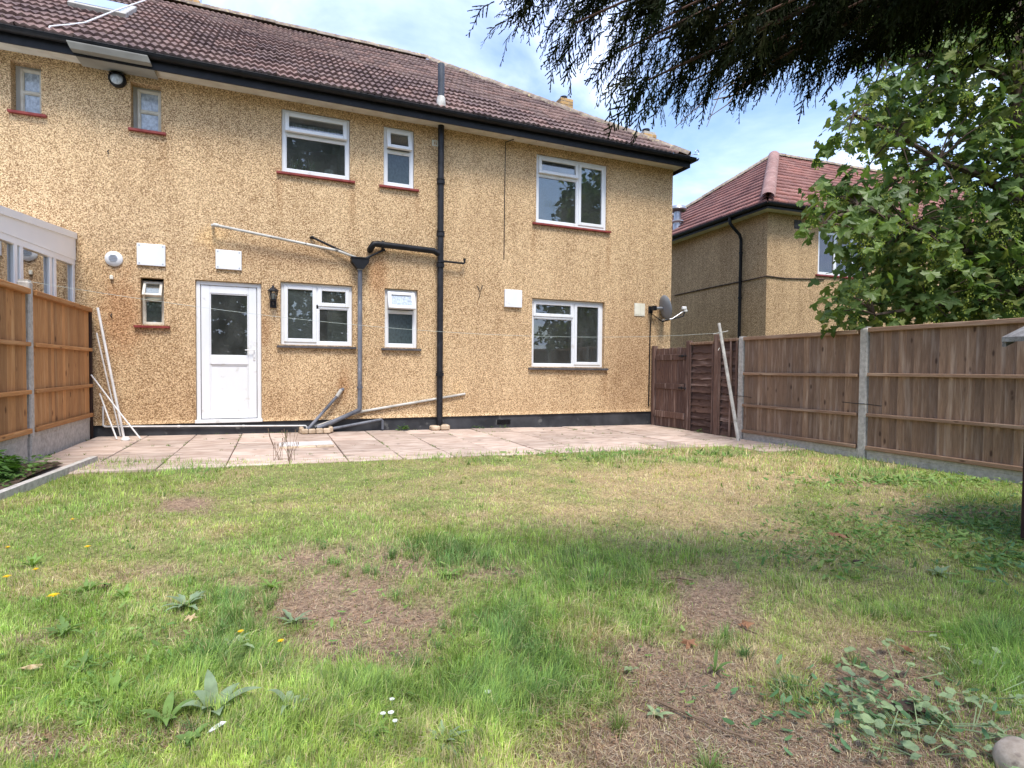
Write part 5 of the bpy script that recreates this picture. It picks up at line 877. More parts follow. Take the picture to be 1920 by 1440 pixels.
# ---- leaf outlines
def fan(outline): n = len(outline); return [(0, i, i+1) for i in range(1, n)]+[]
def weed_leaf(L, w, lobes, arch, nseg=6):
    pts = []; nn = nseg
    prof = []
    for i in range(nn+1):
        t = i/nn; ww = w*math.sin(math.pi*min(1, t**.8*.97+.03))*(1 if not lobes else (.55+.45*(i % 2)))
        prof.append((t*L, ww))
    vs = []
    for (s, ww) in prof:
        t = s/L; z = arch*L*(math.sin(t*2.2))*.55; vs += [(s, -ww, z+ww*.25), (s, 0, z), (s, ww, z+ww*.25)]
    fs = []
    for i in range(nn):
        for k in range(2): a = i*3+k; fs.append((a, a+1, a+4, a+3))
    return vs, fs
def rosette(n, L, w, lobes, arch, c, rot0, tilt=.3, seed=0):
    rr = random.Random(seed); mb = MB()
    for k in range(n):
        l = L*rr.uniform(.45, 1.2); vs, fs = weed_leaf(l, w*rr.uniform(.8, 1.2), lobes, arch*rr.uniform(.6, 1.4)); m = Matrix.Translation(c) @ Matrix.Rotation(rot0+k*2*math.pi/n+rr.uniform(-.4, .4), 4, 'Z') @ Matrix.Rotation(-tilt*rr.uniform(-.1, 1.5), 4, 'Y'); mb.M = m; mb.add(vs, fs)
    mb.M = None; return mb
def gl(px, py): p = G(px, py); return Vector((p[0], p[1], float(lawnz(np.array([p[0]]), np.array([p[1]]))[0])+.004))
weeds = [(400, 1335, 8, .17, .030, 0, .5, 'weedblue', 'large broad-leaved dock weed at the lower left of the lawn', 'dock_weed'), (545, 1335, 6, .10, .017, 0, .8, 'weedblue', 'upright grey-green weed right of the large dock weed', 'dock_weed'), (310, 1360, 6, .10, .018, 0, .7, 'weed', 'mid-green weed left of the large dock weed', 'dock_weed'), (355, 1400, 6, .085, .02, 0, .4, 'weed', 'low leafy weed below the large dock weed', 'dock_weed'),
    (440, 1215, 9, .12, .022, 1, .5, 'weedblue', 'jagged dandelion rosette beside the tall tuft left of centre', 'dandelion_plant'), (550, 1165, 8, .10, .018, 1, .3, 'weedblue', 'flat dandelion rosette at the edge of the bare patch', 'dandelion_plant'), (350, 1135, 10, .13, .024, 1, .4, 'weedblue', 'dandelion rosette above the tall tuft', 'dandelion_plant'), (120, 1185, 9, .13, .02, 1, .4, 'weed', 'dandelion rosette under the big yellow flower', 'dandelion_plant'), (840, 1085, 8, .12, .02, 1, .3, 'weed', 'long-leaved rosette on the dark grass at the centre', 'dandelion_plant'),
    (1005, 1335, 6, .075, .017, 0, .3, 'weedblue', 'small plantain in front of centre near the bare soil', 'plantain_weed'), (830, 1390, 9, .09, .016, 1, .3, 'weedblue', 'spiky thistle-like rosette at the bottom centre', 'thistle_weed'), (1180, 1262, 4, .06, .014, 0, .5, 'weedblue', 'tiny seedling in the bare soil right of centre', 'plantain_weed'), (150, 1265, 8, .10, .016, 1, .5, 'weed', 'leafy weed beside the pale dry leaf at left', 'dandelion_plant'), (215, 1310, 8, .10, .018, 1, .5, 'weed', 'leafy weed between pale leaf and dock weed', 'dandelion_plant'),
    (1760, 1078, 12, .10, .026, 1, .25, 'weedblue', 'pale flat rosette on the lawn toward the shed', 'dandelion_plant'), (1340, 1265, 5, .08, .012, 0, .8, 'weed', 'small upright weed at the rim of the lower bare soil', 'plantain_weed'), (750, 1310, 6, .08, .016, 0, .5, 'weed', 'weed with oval leaves left of the white daisies', 'plantain_weed'), (235, 1120, 8, .10, .018, 1, .4, 'weed', 'dandelion rosette below the pine cone', 'dandelion_plant'), (60, 1060, 8, .13, .018, 1, .4, 'weed', 'dandelion rosette at the left picture edge', 'dandelion_plant'),
    (1230, 1340, 5, .06, .014, 0, .5, 'weedblue', 'tiny grey-green seedling in the lower bare soil', 'plantain_weed'), (160, 1110, 8, .14, .02, 1, .5, 'weed', 'dandelion rosette left of the pine cone', 'dandelion_plant'), (700, 1385, 7, .08, .014, 1, .5, 'weed', 'leafy weed between the daisies and the bottom edge', 'dandelion_plant'), (510, 1100, 8, .09, .016, 1, .4, 'weed', 'rosette at the left rim of the central bare patch', 'dandelion_plant')]
for i, (px, py, n, L, w, lob, arch, mt, lab, nm) in enumerate(weeds):
    mb = rosette(n+(0 if lob == 0 else 3), L*.82, w*.62, lob, arch, gl(px, py), i*.9, .32, i); top(mb, nm, mt, lab, 'weed', smooth=True)
def round_leaf(r, seed):
    rr = random.Random(seed); n = 11; vs = [(0, 0, 0)]+[(r*(1+.10*math.sin(k*4.2+seed))*math.cos(2*math.pi*k/n), r*(1+.1*math.cos(k*3.3))*math.sin(2*math.pi*k/n), .16*r*math.cos(k*2*math.pi/n*2.5)+.12*r) for k in range(n)]; return vs, [(0, 1+k, 1+(k+1) % n) for k in range(n)]
mal = [(1600, 1345, 12, .14, 'round-leaved mallow left of the bark piece'), (1740, 1350, 16, .16, 'round-leaved mallow patch right of the bark piece'), (1840, 1300, 15, .20, 'round-leaved mallow at the right edge above the stone'), (1820, 1385, 14, .16, 'round-leaved mallow beside the pale stone'), (1690, 1270, 8, .12, 'small round-leaved mallow above the bark piece'), (1730, 1410, 12, .16, 'round-leaved mallow at the bottom edge left of the stone'), (1660, 1390, 7, .10, 'sparse round-leaved mallow in the soil under the bark piece')]
for i, (px, py, n, sp__, lab) in enumerate(mal):
    c0_ = gl(px, py); rr = random.Random(50+i); mb = MB()
    for k in range(int(n*1.5)):
        r_ = sp__*math.sqrt(rr.random())*1.5; t = rr.uniform(0, 6.28); x, y = c0_.x+r_*math.cos(t), c0_.y+r_*math.sin(t); hh = rr.uniform(.015, .06); mb.M = None; mb.tube([(c0_.x+.3*r_*math.cos(t), c0_.y+.3*r_*math.sin(t), c0_.z), (x, y, c0_.z+hh)], .0016, 3); vs, fs = round_leaf(rr.uniform(.008, .020), k); mb.M = Matrix.Translation((x, y, c0_.z+hh)) @ Matrix.Rotation(rr.uniform(-.5, .5), 4, 'X') @ Matrix.Rotation(rr.uniform(-.5, .5), 4, 'Y') @ Matrix.Rotation(t, 4, 'Z'); mb.add(vs, fs)
    mb.M = None; top(mb, 'mallow_plant', 'weedblue', lab, 'weed', 'round-leaved mallow in the lower right corner')
# low ground cover by the shed and small leaves through the lawn
VV, FF, CC = [], [], []
def scatter_leaf(P, r, c, tilt, rot, n=6):
    b = len(VV); m = Matrix.Translation(P) @ Matrix.Rotation(tilt[0], 4, 'X') @ Matrix.Rotation(tilt[1], 4, 'Y') @ Matrix.Rotation(rot, 4, 'Z'); VV.append(tuple(m @ Vector((0, 0, 0))))
    for k in range(n): t = 2*math.pi*k/n; VV.append(tuple(m @ Vector((r*1.9*math.cos(t), r*math.sin(t)*.62, .2*r*math.cos(2*t))))) 
    FF.extend((b, b+1+k, b+1+(k+1) % n) for k in range(n)); CC.extend([c]*(n+1))
rr = random.Random(4)
def sc_patch(n, cx, cy, rx, ry, rl, cols, hmax=.05):
    for _ in range(n):
        a = rr.gauss(0, .5), rr.gauss(0, .5); p = G(cx+rx*a[0], min(1700, max(840, cy+ry*a[1])))
        if p[0] > 7.0 or p[1] < .5 or p[1] > yedge(p[0])-.02: continue
        z = float(lawnz(np.array([p[0]]), np.array([p[1]]))[0]); c = rr.choice(cols); k = rr.uniform(.75, 1.3); scatter_leaf((p[0], p[1], z+rr.uniform(.008, hmax)), rl*rr.uniform(.6, 1.3), tuple(x*k for x in c), (rr.gauss(0, .4), rr.gauss(0, .4)), rr.uniform(0, 6.28))
GR = [(.16, .27, .07), (.21, .32, .09), (.12, .22, .06), (.26, .35, .11)]; BL = [(.14, .26, .12), (.11, .21, .085)]
sc_patch(800, 1830, 975, 170, 42, .013, GR+BL, .05); sc_patch(600, 1900, 1040, 110, 55, .014, GR+BL, .05); sc_patch(500, 1780, 1000, 200, 45, .012, GR, .04); sc_patch(700, 1560, 1015, 160, 70, .012, GR, .03); sc_patch(500, 1700, 905, 240, 12, .018, GR, .06)
sc_patch(260, 260, 1180, 260, 120, .0085, GR, .03); sc_patch(180, 160, 1300, 200, 100, .0085, GR, .03); sc_patch(160, 800, 1250, 500, 150, .009, GR, .03); sc_patch(160, 1150, 855, 300, 8, .02, GR, .06); sc_patch(150, 1580, 1330, 250, 70, .011, BL, .04); sc_patch(260, 1000, 1050, 500, 80, .009, GR, .03)
o = np_mesh('ground_cover', VV, FF, 'shrub', colors=np.array(CC)); tag(o, kind='stuff')
# dead litter on the bare soil
VV, FF, CC = [], [], []; r = np.random.default_rng(9); px = r.uniform(-200, 2100, 130000); py = 880+r.random(130000)*800
d = FW[None]+RT[None]*((px-960)/CF)[:, None]-UP[None]*((py-720)/CF)[:, None]; VV = CAM+d*(-CAM[2]/(d[:, 2]-SL*d[:, 0]))[:, None]; VV = VV[(VV[:, 1] > .5) & (VV[:, 1] < 6.3) & (VV[:, 0] > -1.8) & (VV[:, 0] < 7)]; s, dd, l = ground_maps(VV[:, 0], VV[:, 1]); VV = VV[s > r.random(len(s))*.7+.08]; m = len(VV); an = r.uniform(0, 6.28, m); L = r.uniform(.006, .030, m); w_ = r.uniform(.0006, .0013, m); z = lawnz(VV[:, 0], VV[:, 1])+.003
d_ = np.stack([np.cos(an), np.sin(an), r.normal(.05, .15, m)], -1)*L[:, None]; s2 = np.stack([-np.sin(an), np.cos(an), 0*an], -1)*w_[:, None]; b_ = np.stack([VV[:, 0], VV[:, 1], z], -1)
Q = np.stack([b_-s2, b_+s2, b_+d_+s2, b_+d_-s2], 1).reshape(-1, 3); Fq = (np.arange(m)*4)[:, None]+np.arange(4)[None]; pal = np.array([[.48, .37, .26], [.38, .27, .19], [.20, .14, .10], [.56, .46, .32], [.42, .25, .15]]); cq = np.repeat(pal[r.integers(0, 5, m)]*r.uniform(.7, 1.3, m)[:, None], 4, 0)
tag(np_mesh('leaf_litter', Q, Fq, 'grass', colors=cq), kind='stuff')
# flowers, litter, stone, twigs
fl = [(95, 1122, .024, 'largest yellow dandelion flower near the left edge'), (8, 1085, .018, 'yellow dandelion flower cut by the left picture edge'), (160, 1030, .017, 'yellow dandelion flower above the large one'), (132, 975, .013, 'farthest yellow dandelion flower, toward the kerb'), (62, 1072, .013, 'small yellow dandelion flower between the edge and the large one'), (446, 1190, .012, 'yellow flower beside the tall grass tuft'), (521, 1207, .012, 'yellow flower by the rim of the central bare patch'), (10, 1030, .012, 'small yellow flower high on the left edge')]
for px, py, r_, lab in fl:
    p = gl(px, py+14); t = thing('dandelion_flower', p, lab, 'flower', 'yellow flowers in the lawn'); h = .05; mb = MB(); mb.tube([p, p+Vector((.006, 0, h*.6)), p+Vector((.01, .004, h))], .0016, 5); mb.build('stem', 'weed', t); mb = MB(); c_ = p+Vector((.01, .004, h))
    for k in range(26):
        a = k*2.4; q = r_*(.35+.65*(k/26)); mb.M = Matrix.Translation(c_) @ Matrix.Rotation(a, 4, 'Z'); mb.add([(0, -.0022, .004), (q, -.003, .006-.2*q*(k/26)), (q, .003, .006-.2*q*(k/26)), (0, .0022, .004)], [(0, 1, 2, 3)])
    mb.M = None; mb.lathe([(0, -.004), (r_*.35, .0), (r_*.5, .006), (0, .009)], c_, n=10); mb.build('flower_head', 'yellow', t)
for px, py, s_, lab in [(915, 1308, .012, 'largest white daisy at the lower centre'), (735, 1327, .008, 'white daisy at the upper left of the small group'), (733, 1353, .009, 'long white daisy just below its neighbour at lower centre'), (741, 1368, .008, 'smallest white daisy, lowest of its group'), (718, 1355, .008, 'small white daisy leftmost of its group')]:
    p = gl(px, py); mb = MB(); c_ = p+Vector((0, 0, .03)); mb.tube([p, c_], .0013, 4)
    for k in range(12): mb.M = Matrix.Translation(c_) @ Matrix.Rotation(k*.524, 4, 'Z') @ Matrix.Rotation(-.3, 4, 'Y'); mb.add([(0, -.0015, 0), (s_, -.003, 0), (s_*1.05, .003, 0), (0, .0015, 0)], [(0, 1, 2, 3)])
    mb.M = None; top(mb, 'daisy', 'white', lab, 'flower', 'white daisies in the lawn')
p = gl(406, 1378); mb = MB(); mb.M = Matrix.Translation(p+Vector((0, 0, .012))) @ Matrix.Rotation(.6, 4, 'Z'); mb.add([(-.028, 0, 0), (-.01, -.009, .004), (.018, -.008, .006), (.03, 0, .003), (.018, .008, .007), (-.01, .008, .003)], [(0, 1, 2, 3, 4, 5)]); mb.add([(-.028, 0, -.002), (-.01, -.009, .002), (.018, -.008, .004), (.03, 0, .001), (.018, .008, .005), (-.01, .008, .001)], [(5, 4, 3, 2, 1, 0)]); mb.M = None; top(mb, 'feather', 'white', 'white feather on the grass below the large dock weed', 'feather')
def dry(px, py, s, mt, lab, seed):
    rr = random.Random(seed); p = gl(px, py)+Vector((0, 0, .01)); mb = MB(Matrix.Translation(p) @ Matrix.Rotation(seed, 4, 'Z') @ Matrix.Rotation(.25, 4, 'X')); n = 14; vs = [(0, 0, .3*s)]+[(s*(.55+.45*math.cos(5*2*math.pi*k/n)*.6+.2*rr.random())*math.cos(2*math.pi*k/n), s*.8*(.6+.4*math.cos(5*2*math.pi*k/n))*math.sin(2*math.pi*k/n), s*rr.uniform(-.1, .25)) for k in range(n)]; mb.add(vs, [(0, 1+k, 1+(k+1) % n) for k in range(n)]); mb.M = None; top(mb, 'dry_leaf', mt, lab, 'leaf', 'dry fallen leaves')
dry(1573, 1007, .075, 'dryleaf', 'reddish dry leaf on the lawn toward the right fence', 2); dry(57, 1262, .045, 'strawleaf', 'pale dry leaf near the left edge', 3); dry(1400, 1180, .045, 'dryleaf', 'dry brown leaf at the edge of the right bare patch', 4); dry(1290, 1212, .05, 'dryleaf', 'orange dry leaf left of the small grass tuft', 5); dry(358, 1158, .035, 'strawleaf', 'yellowed leaf beside the tall grass tuft', 6); dry(1700, 1220, .04, 'dryleaf', 'brown dry leaf above the mallow patch', 7)
p = gl(198, 1104); mb = MB(); 
for k in range(40): a = k*2.4; hh = k/40; q = .018*math.sin(math.pi*(.12+.85*hh)); mb.M = Matrix.Translation(p+Vector((0, 0, .018))) @ Matrix.Rotation(1.2, 4, 'Y') @ Matrix.Rotation(a, 4, 'Z'); mb.add([(q*.3, -.004, -.02+hh*.04), (q, -.005, -.017+hh*.042), (q*1.1, 0, -.014+hh*.042), (q, .005, -.017+hh*.042), (q*.3, .004, -.02+hh*.04)], [(0, 1, 2, 3, 4)])
mb.M = Matrix.Translation(p+Vector((0, 0, .018))) @ Matrix.Rotation(1.2, 4, 'Y'); mb.lathe([(0, -.02), (.01, -.01), (.011, .008), (0, .022)], (0, 0, 0), n=8); mb.M = None; top(mb, 'pine_cone', 'bark', 'small brown pine cone on the grass at left', 'pine cone')
def rock(px, py, s, lab, mat, name, cat, seed, sq=.7, dz=0):
    rr = np.random.default_rng(seed); p = gl(px, py); mb = MB(); n, m = 14, 8; vs = []
    for j in range(m+1):
        for i in range(n): th, ph = 2*np.pi*i/n, np.pi*j/m; k = s*(1+.22*(vnoise(np.array([math.cos(th)*math.sin(ph)*1.5+seed]), np.array([math.sin(th)*math.sin(ph)*1.5+math.cos(ph)*1.3+9]))[0]-.5)*2); vs.append((p.x+k*math.sin(ph)*math.cos(th), p.y+k*math.sin(ph)*math.sin(th)*.9, p.z+dz+k*math.cos(ph)*sq))
    mb.add(vs, [(j*n+i, j*n+(i+1) % n, (j+1)*n+(i+1) % n, (j+1)*n+i) for j in range(m) for i in range(n)]); top(mb, name, mat, lab, cat, smooth=True)
rock(1912, 1440, .062, 'pale rounded stone in the bottom right corner', 'stone', 'stone', 'stone', 3, .85, .02); rock(1687, 1148, .012, 'tiny dark pebble above the mallow patch', 'bark', 'pebble', 'pebble', 5); rock(1686, 1266, .014, 'dark pebble beside the small mallow', 'bark', 'pebble', 'pebble', 6); rock(1608, 1050, .03, 'dark clod of soil on the lawn right of the dry leaf', 'earth', 'soil_clod', 'clod', 8, .5)
p = gl(1700, 1338); mb = MB(); mb.tube([p+Vector((-.045, .025, .012)), p+Vector((0, 0, .02)), p+Vector((.05, -.02, .012))], [.016, .02, .013], 7); top(mb, 'bark_piece', 'bark', 'short chunk of bark lying between the mallow plants', 'bark')
tw = [([(1230, 1318), (1300, 1345), (1370, 1380), (1440, 1398)], .0045, 'long thin twig across the lower bare soil'), ([(1380, 1170), (1400, 1190), (1420, 1200)], .003, 'short twig by the dry brown leaf'), ([(80, 1300), (100, 1288), (125, 1275)], .003, 'short straight twig at the left'), ([(1570, 1262), (1625, 1290), (1668, 1312)], .004, 'reddish twig leading to the bark piece'), ([(1700, 1185), (1760, 1190), (1830, 1195)], .003, 'pale straw stalk on the lawn at right'), ([(1235, 1092), (1275, 1090), (1300, 1094)], .008, 'thick weathered stick by the right bare patch')]
for pts, r_, lab in tw: mb = MB(); mb.tube([gl(*q)+Vector((0, 0, r_+.006+random.uniform(0, .006))) for q in pts], [r_*(1-.15*i) for i in range(len(pts))], 5); top(mb, 'twig', 'twig', lab, 'twig', 'twigs on the ground')
# seeding stalks at the patio edge
for (px, lab) in ((520, 'dry seeding grass stalks left of the inspection cover'), (545, 'dry seeding grass stalks in front of the inspection cover')):
    p = gl(px, 866); mb = MB(); rr = random.Random(px)
    for k in range(9): h = rr.uniform(.14, .34); ax_ = rr.uniform(-.10, .10); mb.M = None; mb.tube([p+Vector((rr.uniform(-.05, .05), 0, 0)), p+Vector((ax_*.5, rr.uniform(-.02, .02), h*.6)), p+Vector((ax_, rr.uniform(-.03, .03), h))], [.0022, .002, .0015], 4); mb.tube([p+Vector((ax_, 0, h)), p+Vector((ax_*1.03, 0, h+.03))], .004, 4)
    top(mb, 'seed_stalks', 'twig', lab, 'grass stalks', 'dry stalks by the patio')
# plants at the foot of walls
def leafy(px, py, n, sp_, rl, hh, lab, Y=None, nm='wall_plant'):
    p = G(px, py); p = np.array([p[0], p[1] if Y is None else Y, gz(p[0])+.012]); rr = random.Random(int(px)); V, F_, Cc = [], [], []
    for k in range(n):
        a, e = rr.uniform(0, 6.28), rr.random(); q = np.array([p[0]+sp_*math.cos(a)*e, p[1]-abs(sp_*math.sin(a)*e)*.7, p[2]+hh*rr.random()*(1.1-e*.6)]); d, s, u = frame_of(np.array([math.cos(a), -abs(math.sin(a)), rr.uniform(-.2, .7)]), rr.uniform(-.5, .5)); L = rl*rr.uniform(.6, 1.2); b = len(V)
        V += [q, q+d*L*.5+s*L*.35+u*.1*L, q+d*L, q+d*L*.5-s*L*.35+u*.1*L]; F_.append((b, b+1, b+2, b+3)); kk = rr.uniform(.7, 1.4); Cc += [(.09*kk, .17*kk, .04*kk)]*4
    o = np_mesh(nm, np.array(V)-p, F_, 'shrub', colors=np.array(Cc)); o.location = p; tag(o, lab, 'plant')
leafy(750, 806, 40, .10, .06, .10, 'small leafy plant at the foot of the plinth left of the soil pipe', 9.36); leafy(893, 804, 24, .14, .04, .05, 'low leafy weed on the patio right of the soil pipe', 9.38); leafy(952, 806, 18, .10, .04, .05, 'small weed beneath the black air brick', 9.38); leafy(1310, 812, 22, .10, .05, .08, 'weed at the foot of the lap fence beside the gate'); leafy(1378, 800, 46, .16, .08, .26, 'leafy plant growing behind the leaning prop'); leafy(922, 805, 8, .05, .03, .05, 'tiny weed between the two patio weeds', 9.38)
V, F_, Cc = [], [], []; rr = random.Random(99)
for k in range(420):
    if rr.random() < .5: x, y = -2.29+P0*rr.randint(0, 15)-.008, rr.uniform(6.6, 9.35)
    else: x, y = rr.uniform(-2.2, 7.0), WY-.002-P0*rr.randint(0, 4)
    if vnoise(np.array([x*1.7]), np.array([y*1.7]))[0] < .5 or y < yedge(x): continue
    for _ in range(7):
        q = np.array([x+rr.gauss(0, .012), y+rr.gauss(0, .012), gz(x)+.004]); a = rr.uniform(0, 6.28); h = rr.uniform(.012, .035); b = len(V); V += [q+np.array([-.003, 0, 0]), q+np.array([.003, 0, 0]), q+np.array([math.cos(a)*h*.6, math.sin(a)*h*.6, h])]; F_.append((b, b+1, b+2)); kk = rr.uniform(.6, 1.2); Cc += [(.17*kk, .24*kk, .07*kk)]*3
tag(np_mesh('joint_weeds', np.array(V), F_, 'shrub', colors=np.array(Cc)), kind='stuff')
# shrub in the left bed
V, F_, Cc = [], [], []; rr = random.Random(21); base = np.array([-2.2, 5.95, .05])
for k in range(900):
    a, e = rr.uniform(0, 6.28), rr.random()**.5; zz_ = rr.random(); q = base+np.array([.12*math.cos(a)*e, .34*math.sin(a)*e, .03+.27*zz_*(1-.5*e)]); d, s, u = frame_of(np.array([math.cos(a), math.sin(a), rr.uniform(-.6, .5)]), rr.uniform(-.6, .6)); L = rr.uniform(.05, .11); b = len(V); V += [q, q+d*L*.45+s*L*.16, q+d*L-u*.15*L, q+d*L*.45-s*L*.16]; F_.append((b, b+1, b+2, b+3)); kk = rr.uniform(.6, 1.3); Cc += [(.08*kk, .17*kk, .035*kk)]*4
o = np_mesh('bed_shrub', np.array(V)-base, F_, 'shrub', colors=np.array(Cc)); o.location = base; tag(o, 'bushy green shrub in the soil bed at the left edge', 'shrub')
V, F_, Cc = [], [], []
for k in range(700):
    y = rr.uniform(4.6, 6.9); q = np.array([rr.uniform(-2.3, -1.97), y, .05+rr.random()*.09]); a = rr.uniform(0, 6.28); d, s, u = frame_of(np.array([math.cos(a), math.sin(a), rr.uniform(-.3, .4)]), rr.uniform(-.5, .5)); L = rr.uniform(.03, .06); b = len(V); V += [q, q+d*L*.45+s*L*.3, q+d*L, q+d*L*.45-s*L*.3]; F_.append((b, b+1, b+2, b+3)); kk = rr.uniform(.7, 1.3); Cc += [(.11*kk, .20*kk, .05*kk)]*4
tag(np_mesh('undergrowth', np.array(V), F_, 'shrub', colors=np.array(Cc)), kind='stuff')

# ---- sycamore beyond the right fence
def syc_leaf(cu=.3, dr=.2, sd=0):
    lob = [(0, .0), (.10, .16), (-.10, .40), (.16, .34), (.20, .50), (.10, .72), (.30, .62), (.40, .74), (.62, .46), (.58, .30), (.80, .28), (1.0, 0)]
    up = [(x, y) for x, y in lob]; dn = [(x, -y) for x, y in lob[1:-1]][::-1]; pts = up+dn; vs = [(.32, 0, .0)]+[(x, y*(1+.12*math.sin(5*x+sd)), -cu*y*y-dr*max(0, x-.3)**2+.10*abs(y)+.05*math.sin(9*x+4*y+sd)) for x, y in pts]; n = len(pts); return np.array(vs)*np.array([1, .9, 1]), [(0, 1+k, 1+(k+1) % n) for k in range(n)]
LVS = []; LMES = []
for cu_, dr_, sd_2 in ((.3, .2, 0), (.9, .45, 1.3), (-.4, .6, 2.1), (1.4, .1, 3.7), (.1, .9, 5.)):
    lv, lf = syc_leaf(cu_, dr_, sd_2); LVS.append(lv); lme = bpy.data.meshes.new('leaf'); lme.from_pydata([tuple(v) for v in lv], [], lf); lme.materials.append(M['leaf']); lme.update(); LMES.append(lme)
trunk0 = np.array([PZ(1925, 640, 8.3)[0], PZ(1925, 640, 8.3)[1], gz(10)-.1]); sy = thing('sycamore_tree', tuple(trunk0), 'sycamore with lobed leaves and hanging seed bunches behind the right fence', 'tree')
poly = np.array([(1610, 60), (1640, 170), (1560, 210), (1620, 250), (1660, 330), (1560, 360), (1515, 400), (1505, 465), (1570, 480), (1590, 520), (1545, 560), (1590, 600), (1650, 612), (1770, 600), (2150, 600), (2150, -120), (1700, -120)], float)
def inside(x, y):
    c = False; n = len(poly); j = n-1
    for i in range(n):
        if (poly[i][1] > y) != (poly[j][1] > y) and x < (poly[j][0]-poly[i][0])*(y-poly[i][1])/(poly[j][1]-poly[i][1])+poly[i][0]: c = not c
        j = i
    return c
rr = random.Random(77); cl = []
fixed = [(1578, 250, 7.3), (1600, 215, 7.4), (1585, 285, 7.2), (1535, 408, 7.0), (1580, 395, 6.9), (1625, 375, 7.0), (1570, 585, 7.4), (1600, 545, 7.3), (1640, 600, 7.5), (1620, 440, 6.8), (1660, 410, 7.0)]
for f_ in fixed: cl.append(f_)
while len(cl) < 520:
    x, y = rr.uniform(1500, 2150), rr.uniform(-120, 612)
    if not inside(x, y): continue
    if 1500 < x < 1612 and 418 < y < 530: continue
    if (1700 < x < 1800 and 330 < y < 400 and rr.random() < .7) or (1590 < x < 1650 and 300 < y < 350): continue
    cl.append((x, y, rr.uniform(7.3, 9.6)))
while len(cl) < 590:
    x, y = rr.uniform(1620, 2000), rr.uniform(400, 610)
    if inside(x, y) and x+y > 2080: cl.append((x, y, rr.uniform(8.0, 9.8)))
tcrown = PZ(1905, 160, 8.4); forks = [trunk0, np.array([trunk0[0], trunk0[1], 1.2]), PZ(1925, 420, 8.3), PZ(1908, 200, 8.3), PZ(1900, -60, 8.3)]
mb = MB(); mb.tube([tuple(p) for p in forks], [.16, .14, .12, .10, .07], 10); mb.build('trunk', 'bark', sy, True)
brs = [[(1915, 480, 8.3), (1800, 470, 8.2), (1700, 420, 7.8), (1610, 385, 7.2), (1545, 420, 7.0)], [(1912, 380, 8.3), (1840, 330, 8.0), (1760, 300, 7.8), (1680, 250, 7.6), (1600, 215, 7.4)], [(1918, 540, 8.3), (1840, 560, 8.0), (1740, 575, 7.8), (1640, 590, 7.5)], [(1905, 160, 8.3), (1840, 120, 8.2), (1760, 100, 8.0), (1660, 110, 7.8)], [(1908, 300, 8.3), (1960, 220, 8.6), (2040, 160, 8.9)], [(1915, 430, 8.3), (1980, 400, 8.6), (2080, 360, 9.0)], [(1910, 340, 8.3), (1870, 400, 8.8), (1800, 430, 9.2), (1720, 470, 9.3)]]
bpts = []
for b in brs:
    P = [PZ(*q) for q in b]; bpts += P; mb = MB(); n = len(P); mb.tube([tuple(p) for p in P], [.05*(1-.8*i/(n-1))+.006 for i in range(n)], 7); mb.build('limb', 'bark', sy, True)
out2_ = lambda c: (c-CAM)/np.linalg.norm(c-CAM)
bp = np.array(bpts); VV, FF, CC, cand = [], [], [], []; SV, SF, SC = [], [], []; tb = MB()
for ci, (x, y, dd_) in enumerate(cl):
    c = PZ(x, y, dd_); j = np.argmin(np.linalg.norm(bp-c, axis=1)); o_ = bp[j]; mid = (c+o_)/2+np.array([0, 0, .06]); tb.tube([tuple(o_), tuple(mid), tuple(c)], [.014, .010, .005], 4, False); out_ = c-np.array([trunk0[0], trunk0[1], c[2]-.3]); out_ /= np.linalg.norm(out_)+1e-6
    for k in range(rr.randint(11, 17)):
        a = rr.uniform(0, 6.28); e = rr.random()**.5*.34; q = c+np.array([e*math.cos(a), e*math.sin(a), rr.uniform(-.26, .22)]); d = np.array([math.cos(a), math.sin(a), rr.uniform(-1.6, -.3)])*.7+out_*.4; d, s, u = frame_of(d, rr.gauss(0, .5)); L = rr.uniform(.085, .185); cand.append((q, d, s, u, L, rr.random()))
    if rr.random() < .75:
        for _ in range(rr.randint(1, 3)):
            q = c-out2_(c)*rr.uniform(.05, .35)+np.array([rr.uniform(-.25, .25), rr.uniform(-.25, .25), rr.uniform(-.05, .12)]); hh = rr.uniform(.14, .28)
            for k in range(26):
                t = k/26; w = .045*(1-.5*t); P = q+np.array([rr.gauss(0, w), rr.gauss(0, w), -t*hh]); d, s, u = frame_of(np.array([rr.gauss(0, .5), rr.gauss(0, .5), -1.]), rr.uniform(0, 6)); L = rr.uniform(.022, .036); b = len(SV); SV += [P, P+d*L*.5+s*L*.28, P+d*L, P+d*L*.5-s*L*.28]; SF.append((b, b+1, b+2, b+3)); kk = rr.uniform(.75, 1.25); SC += [(.30*kk, .34*kk, .065*kk)]*4
tb.build('twig', 'bark', sy)['kind'] = 'stuff'
o = np_mesh('seed_bunches', SV, SF, 'leafcol', sy, np.array(SC)); o['kind'] = 'stuff'
vis = []
for i, (q, d, s, u, L, rn) in enumerate(cand): px, py, w = project(q[None]); vis.append((float(w[0]) if 1480 < px[0] < 1925 and -10 < py[0] < 620 else 99, i))
vis.sort(); solo = set(i for _, i in vis[:300]); VV, FF, CC = [], [], []
